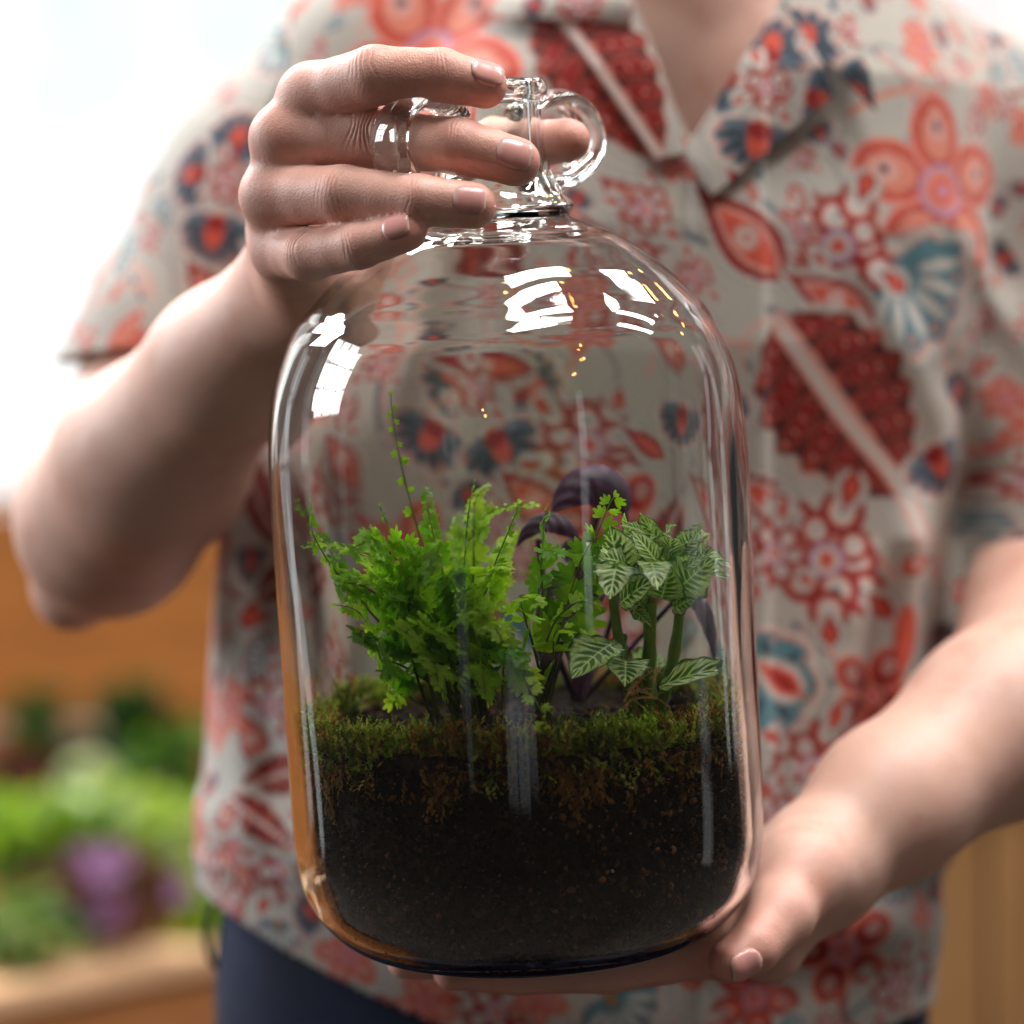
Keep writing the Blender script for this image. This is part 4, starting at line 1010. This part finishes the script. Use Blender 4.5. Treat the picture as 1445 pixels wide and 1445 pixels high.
NL = [ # foot pixel/depth, tip pixel/depth, normal, width, bend, vein strength
 ((872, 812, -2.2), (858, 742, -2.2), (.15, -.75, .65), 1.55, .1, 1), ((880, 795, -2.6), (836, 782, -2.6), (0, -.6, .8), 1.0, .2, .9), ((868, 792, -2.9), (858, 842, -4.0), (-.1, -.95, .35), 1.30, .15, 1.0),
 ((872, 850, -2.4), (918, 815, -3.4), (.1, -.85, .5), 1.2, .2, 1.0), ((915, 790, -2.6), (925, 824, -4.2), (.1, -.75, .65), 1.15, .25, 1.0), ((905, 795, -1.2), (902, 748, -.6), (.1, -.7, .7), 1.0, .2, .5),
 ((930, 770, -1.0), (900, 724, -1.4), (-.6, -.7, .35), .95, .1, .8), ((940, 790, -1.0), (945, 752, -2.4), (.1, -.6, .8), 1.2, .3, .8), ((960, 780, -1.2), (985, 748, -1.4), (.2, -.7, .7), 1.0, .2, .7),
 ((955, 830, -2.0), (1000, 788, -2.6), (.15, -.9, .45), 1.7, .1, .75), ((965, 800, -1.4), (1032, 815, -1.8), (.2, -.5, .85), 1.0, .25, .8), ((970, 785, -.6), (1040, 795, -1.0), (.2, -.45, .9), .9, .35, .7),
 ((965, 762, -.2), (1004, 750, -.2), (0, -.5, .85), .7, .1, .8), ((930, 845, -2.0), (942, 800, -3.2), (.1, -.9, .4), 1.35, .15, .6), ((885, 800, .6), (880, 762, 1.2), (0, -.5, .85), 1.2, .2, .7), ((930, 790, 1.0), (935, 748, 2.0), (.1, -.5, .85), 1.2, .2, .7),
 ((950, 800, 1.2), (990, 770, 2.2), (.2, -.5, .85), 1.2, .2, .7), ((862, 800, .2), (840, 765, .8), (-.2, -.5, .85), 1.1, .2, .8), ((900, 855, -2.0), (888, 822, -3.0), (0, -.9, .4), 1.0, .1, .6), ((948, 858, -1.4), (985, 838, -2.2), (.2, -.85, .5), 1.0, .2, .5),
 ((890, 860, -2.2), (916, 882, -2.8), (.3, -.85, .4), .6, .2, .5),
 ((862, 905, -1.4), (808, 948, -3.4), (-.1, -.75, .65), 1.75, .2, 1.0), ((880, 930, -1.6), (880, 962, -3.6), (.1, -.85, .5), 1.5, .2, .9), ((845, 905, -.6), (768, 900, -1.2), (0, -.35, .93), .95, .35, .8), ((880, 940, -.8), (842, 918, -1.4), (-.2, -.75, .6), 1.7, .1, .45),
 ((925, 968, -.8), (1040, 930, -2.4), (.1, -.75, .65), 1.05, .15, 1.0), ((1005, 940, -2.0), (1068, 948, -2.4), (.1, -.6, .8), .7, .3, .3), ((895, 950, 1.2), (930, 920, 2.0), (0, -.8, .6), 1.3, .2, .5)]
for k, tp in enumerate(tops[:3]):
    for q in range(9):
        a = q*.75 + k*.5 + rng.normal()*.2; f0 = tp + np.array((0, 0, .2 + .13*q)); o = np.array((math.cos(a), math.sin(a)*.9, .35 + .12*q)); o /= np.linalg.norm(o)
        L = 1.7 - .09*q
        nerve_leaf(nerve, f0, f0 + o*L, np.array((-.3*o[0], -.55, .85)), L*.66, .3, float(rng.uniform(.55, 1)))
for k in range(11):                          # the crowded smaller leaves of the crown
    x, y, Yd = rng.uniform(842, 1010), rng.uniform(738, 812), rng.uniform(-3.4, 1.0); o = np.array(((x - 925)/70 + rng.normal()*.35, -.5 + rng.normal()*.3, .55 + rng.normal()*.35)); o /= np.linalg.norm(o); L = rng.uniform(.8, 1.45)
    q = C(x, y, Yd); nerve_leaf(nerve, q - o*L*.5, q + o*L*.5, (rng.normal()*.35, -.75, .65), L*rng.uniform(.5, .66), .3, float(rng.uniform(.6, 1)))
for f_, t_, n_, w_, b_, v_ in NL: nerve_leaf(nerve, C(*f_), C(*t_), n_, w_, b_, v_)

# ---- dark purple plant at the back
pb = BT([(2.0, 2.6, 7.5)])[0]
purple = empty('purple_plant', pb); tag(purple, 'dark purple leafy plant behind the nerve plant, one leaf arching above it', 'plant')
PC = np.array(lin(84, 26, 74)); PC2 = np.array(lin(44, 16, 40))
def purple_leaf(path, Wd, nrm):
    path = np.array(path); n = len(path); nv = 13; tan = np.gradient(path, axis=0); P = []; c = []
    for i in range(n):
        t = i/(n-1); s = np.cross(nrm, tan[i]); s /= np.linalg.norm(s); m = np.cross(tan[i]/np.linalg.norm(tan[i]), s)
        for v in np.linspace(-1, 1, nv):
            w = Wd/2*max(.04, math.sin(math.pi*t**.8)**.7); P.append(path[i] + s*v*w + m*(-.35*w*v*v + .03*math.sin(t*30 + v*5)))
            c.append(PC2*(1 - abs(v)**3) + PC*abs(v)**3 + (.5*PC if abs(v) < .1 else 0))
    F = [(i*nv + k, i*nv + k + 1, (i+1)*nv + k + 1, (i+1)*nv + k) for i in range(n-1) for k in range(nv-1)]
    mesh_obj('leaf', clamp_in(np.array(P), .1), F, PURPLE, purple, colors=np.array(c))
def pstem(a, b, c, r=.1):
    P, F = tube(bez(a, b, c, 16), np.full(16, r), 7); mesh_obj('stem', P, F, PURPLE, purple, colors=np.tile(PC2*1.3, (len(P), 1)))
pstem(pb, C(800, 860, 3.5), C(842, 720, 3.6), .13); purple_leaf(bez(C(882, 724, 3.2), C(838, 640, 3.4), C(779, 722, 2.8), 26), 1.7, (0.0, -.92, .4))
pstem(pb, C(890, 820, 3.8), C(878, 722, 3.2), .10)
pstem(pb, C(770, 900, 3.2), C(762, 760, 3.2), .12); purple_leaf(bez(C(815, 760, 2.6), C(770, 700, 2.4), C(730, 770, 2.2), 24), .9, (0, -.8, .6))
purple_leaf(bez(C(800, 800, 2.0), C(770, 860, .8), C(778, 985, .2), 24), 1.2, (-.2, -.95, .2)); purple_leaf(bez(C(800, 850, 2.0), C(830, 900, 1.2), C(822, 990, .4), 24), 1.1, (.3, -.95, .2))
pstem(pb, C(930, 860, 3.5), C(972, 830, 3.0), .09); purple_leaf(bez(C(968, 826, 2.8), C(1015, 850, 2.4), C(1012, 930, 2.0), 24), .9, (.5, -.8, .3))
purple_leaf(bez(C(790, 780, 3.4), C(830, 760, 3.0), C(846, 850, 2.2), 24), 1.5, (.2, -.9, .4))

# ---- a curled dead frond and a few dry bits lying on the moss
db = C(905, 1030, -5.2); P_all, F_all, C_all = [], [], []
def addtube(path, r0, r1, col, seg=5):
    P, F = tube(path, np.linspace(r0, r1, len(path)), seg); k = sum(len(q) for q in P_all); P_all.append(P); F_all.extend([tuple(i + k for i in f) for f in F]); C_all.append(np.tile(np.array(col), (len(P), 1)))
DRY = lin(196, 156, 98)
for a, b, c in (((893, 1028, -5.6), (925, 1000, -6.0), (965, 985, -5.6)), ((893, 1030, -5.7), (915, 1012, -6.1), (950, 1018, -5.9)), ((900, 1036, -5.8), (925, 1022, -6.1), (972, 1030, -5.6)), ((960, 1005, -5.7), (972, 988, -5.8), (966, 986, -5.4)), ((905, 1020, -5.6), (938, 1010, -6.1), (990, 1040, -5.2))):
    addtube(bez(C(*a), C(*b), C(*c), 18), .045, .02, DRY)
    for t in np.linspace(.15, .95, 11):
        q = bez(C(*a), C(*b), C(*c), 60)[int(t*59)]; addtube(bez(q, q + np.array((rng.normal()*.12, -.05, .10 + rng.normal()*.1)), q + np.array((rng.normal()*.28, rng.normal()*.1, rng.normal()*.16)), 6), .03, .012, np.array(DRY)*rng.uniform(.7, 1.25), 4)
dead = mesh_obj('dead_frond', clamp_in(np.vstack(P_all) + np.array((.3, -.35, .75)), .05), F_all, MOSS, colors=np.vstack(C_all))
tag(dead, 'curled dry brown fern frond lying on the moss below the nerve plant', 'dead frond')
P_all, F_all, C_all = [], [], []

# ================================================================ the blurred place behind
def box_obj(name, c0, c1, mat, parent=None, rot=0.0, bevel=.4):
    c0, c1 = np.array(c0, float), np.array(c1, float); cen = (c0 + c1)/2; h = (c1 - c0)/2
    b = bmesh.new(); bmesh.ops.create_cube(b, size=2)
    for v in b.verts: v.co = Vector((v.co.x*h[0]*.01, v.co.y*h[1]*.01, v.co.z*h[2]*.01))
    if bevel: bmesh.ops.bevel(b, geom=list(b.edges), offset=bevel*.01, segments=2, affect='EDGES', profile=.5)
    me = bpy.data.meshes.new(name); b.to_mesh(me); b.free(); me.materials.append(mat)
    o = bpy.data.objects.new(name, me); COL.objects.link(o); place(o, cen, parent); o.rotation_euler.z = rot
    return o
FLOORM = mat_attr('concrete_floor', .8, 40)
fl = mesh_obj('floor', np.array([(-1500, -1800, -129.), (1500, -1800, -129), (1500, 1500, -129), (-1500, 1500, -129)]), [(0, 1, 2, 3)], FLOORM, None, (0, 200, -129.), False, np.tile(np.array(lin(58, 52, 47)), (4, 1)))
fl['kind'] = 'structure'
# far glazed wall, burnt out by daylight, with pale hints of colour beyond the panes
m = NT('daylight_glazing'); n = m.noise(1.3, 2); n2 = m.noise(1.1, 2)
cc = m.ramp(n.outputs['Fac'], [(.36, (.72, .86, .78)), (.47, (1, 1, 1)), (.53, (1, 1, 1)), (.64, (.94, .80, .79))])
em = m.n('ShaderNodeEmission'); em.inputs['Strength'].default_value = .72
m.l(cc, em.inputs['Color']); m.l(em.outputs[0], m.out.inputs['Surface'])
gz = mesh_obj('window_wall', np.array([(-420, 560, -100.), (420, 560, -100), (420, 560, 330), (-420, 560, 330)]), [(0, 1, 2, 3)], m.m, None, (0, 560, -100.), False)
gz['kind'] = 'structure'
OAK = mat_wood('varnished_pine', lin(138, 80, 22), lin(174, 106, 40), 5, (1, 10, 10)); PALE = mat_wood('pale_pine', lin(208, 160, 118), lin(228, 186, 148), 5, (1, 10, 10)); TAN = mat_wood('tan_timber', lin(136, 94, 52), lin(174, 128, 80), 5, (10, 10, 1)); BROWN = mat_wood('brown_board', lin(132, 80, 40), lin(168, 108, 58), 5, (1, 10, 10))
# wooden screen of broad boards behind the planting
fw = empty('board_screen', (-90, 205, -129)); tag(fw, 'orange-brown screen of broad varnished boards behind the blurred plants', 'screen')
z = -129.0
while z < 1:
    h = min(21.6, 2.0 - z); box_obj('board', (-190, 203, z), (14, 206, z + h - .35), OAK, fw); z += 21.6
for x in (-150, -90, -30): box_obj('post', (x - 3.5, 206.2, -129), (x + 3.5, 212, 0), OAK, fw)
# raised planter, running away to the right
pa, pbx = np.array((-35., 110)), np.array((-22.6, 130)); dr = (pbx - pa)/np.linalg.norm(pbx - pa); ang = math.atan2(dr[1], dr[0])
pl = empty('planter_box', (-30, 118, -129)); pl_rot = ang
tag(pl, 'raised wooden planter with a pale top rail, full of bright young plants', 'planter')
mid = pa + dr*8
def along(s0, s1, off0, off1, z0, z1, name, mat):
    nrm = np.array((-dr[1], dr[0])); c = mid + dr*(s0 + s1)/2 + nrm*(off0 + off1)/2
    o = box_obj(name, (c[0] - (s1-s0)/2, c[1] - (off1-off0)/2, z0), (c[0] + (s1-s0)/2, c[1] + (off1-off0)/2, z1), mat, pl, ang); return o
along(-70, 58, -.6, 4.2, -34.6, -32.6, 'top_rail', PALE)
zz = -34.9
for k in range(5): along(-70, 58, 0, 2.4, zz - 18.4, zz, 'board', BROWN); zz -= 18.8
along(-70, 58, 46, 48.5, -128, -36, 'board', BROWN)
along(-69, 57, 2.6, 45.8, -60, -44, 'planting_soil', SOIL)
# blurred plants in it
BG = mat_leaf('garden_leaf', .45, .5); FLW = mat_leaf('flower_petal', .35, .6, tint=(1, .9, 1))
def bush(name, c, rx, rz, n, size, cols, label, flowers=0, fcol=None, group=None):
    root = empty(name, (c[0], c[1], -44)); tag(root, label, 'plant', group)
    P, F, K = [], [], []
    for _ in range(n):
        d = rng.normal(size=3); d /= np.linalg.norm(d); p = np.array(c) + d*np.array((rx, rx, rz))*rng.random()**.4
        a = rng.normal(size=3); a /= np.linalg.norm(a); a[2] = abs(a[2])*.6; b = np.cross(a, rng.normal(size=3)); b /= np.linalg.norm(b); s = size*rng.uniform(.6, 1.3); k = len(P); cv = np.cross(a, b)*s*.18
        P += [p, p + a*s*.45 + b*s*.36 + cv, p + a*s, p + a*s*.45 - b*s*.36 + cv]; F += [(k, k+1, k+2), (k, k+2, k+3)]; K += [np.array(cols[rng.integers(len(cols))])*rng.uniform(.8, 1.2)]*4
    mesh_obj('foliage', np.array(P), F, BG, root, colors=np.array(K), smooth=False)
    P, F = tube(np.array([(c[0], c[1], -45), (c[0] + .4, c[1], (c[2] - 45)/2), (c[0], c[1], c[2])]), [.5, .4, .25], 6); mesh_obj('stem', P, F, BG, root, colors=np.tile(np.array(lin(80, 100, 40)), (len(P), 1)))
    for q in range(flowers):
        d = rng.normal(size=3); d[1] = -abs(d[1]); d /= np.linalg.norm(d); p = np.array(c) + d*np.array((rx, rx, rz))*.9; P, F = [], []
        for k in range(6):
            a = 2*math.pi*k/6; e = np.array((math.cos(a), -.35, math.sin(a))); g = np.array((-math.sin(a), 0, math.cos(a))); i = len(P); s = size*.62
            P += [p, p + e*s*.6 + g*s*.34, p + e*s, p + e*s*.6 - g*s*.34]; F += [(i, i+1, i+2, i+3)]
        mesh_obj('flower', np.array(P), F, FLW, root, colors=np.tile(np.array(fcol), (len(P), 1)), smooth=False)
    return root
LIME, GRN, DKG, SIL = [lin(132, 170, 44), lin(166, 192, 66)], [lin(70, 112, 40), lin(96, 138, 52)], [lin(38, 66, 28), lin(54, 84, 36)], [lin(150, 172, 120), lin(196, 212, 174)]
bush('lime_plant', C(40, 1190, 132), 4.5, 4, 110, 3.4, LIME + GRN, 'blurred lime-green leafy plant at the end of the planter away from the person')
bush('leafy_plant', C(140, 1175, 140), 6, 4, 130, 3.2, LIME + GRN + SIL, 'blurred yellow-green leafy plant in the middle of the planter')
bush('leafy_plant', C(255, 1095, 165), 5, 5, 110, 3.0, GRN + DKG, 'blurred mid-green leafy plant beside the hip, in front of the board screen')
bush('pale_plant', C(250, 1210, 148), 5.5, 5.5, 150, 3.0, SIL + SIL + LIME, 'blurred pale silvery-green plant in the planter next to the shirt')
bush('flowering_plant', C(150, 1265, 124), 6, 3.6, 170, 2.4, [lin(96, 44, 40), lin(70, 50, 40), lin(110, 84, 60)], 'blurred purple-flowered plant with dark red leaves behind the top rail', 9, lin(190, 146, 196))
bush('small_plant', C(20, 1320, 116), 4, 3, 140, 2.4, GRN + SIL, 'blurred small pale-green plant low behind the top rail')
bush('small_plant', C(305, 1290, 134), 3.5, 3.4, 140, 2.4, LIME, 'blurred small lime plant beside the jeans, low behind the top rail')
bush('dark_plant', C(60, 1075, 178), 3.0, 7, 120, 3.4, DKG, 'blurred dark upright plant against the board screen')
bush('dark_plant', C(195, 1030, 178), 3.0, 5.5, 110, 3.4, DKG, 'blurred dark green sprig behind the pale flower head')
bush('maroon_plant', C(12, 1130, 160), 4, 4, 140, 3.0, [lin(84, 34, 34), lin(104, 50, 44)], 'blurred maroon-leaved plant behind the lime plant')
# pale round flower head on a stalk
fh = empty('pale_flower', (C(122, 1105, 150)[0], 150, -44)); tag(fh, 'blurred round pale green flower head standing above the lime plants', 'flower')
c = C(122, 1105, 150); P, F = tube(np.array([(c[0], 150, -46), (c[0] + .5, 150, -30), c]), [.4, .35, .3], 6); mesh_obj('stem', P, F, BG, fh, colors=np.tile(np.array(lin(110, 140, 60)), (len(P), 1)))
P, F = [], []
for k in range(160):
    d = rng.normal(size=3); d /= np.linalg.norm(d); b = np.cross(d, rng.normal(size=3)); b /= np.linalg.norm(b); i = len(P); P += [c + d*1.0, c + d*2.0 + b*.5, c + d*2.6, c + d*2.0 - b*.5]; F.append((i, i+1, i+2, i+3))
mesh_obj('petals', np.array(P), F, FLW, fh, colors=np.tile(np.array(lin(214, 222, 178)), (len(P), 1)), smooth=False)
# tan timber counter of upright planks on the other side
ct = empty('timber_counter', (40, 100, -129)); tag(ct, 'blurred tan counter of upright timber planks behind the hip', 'counter')
for k in range(8): box_obj('plank', (22 + k*8.1, 92, -129), (22 + k*8.1 + 7.8, 95, -17.2), TAN, ct)
box_obj('top_board', (20, 91, -17), (90, 140, -14), TAN, ct)
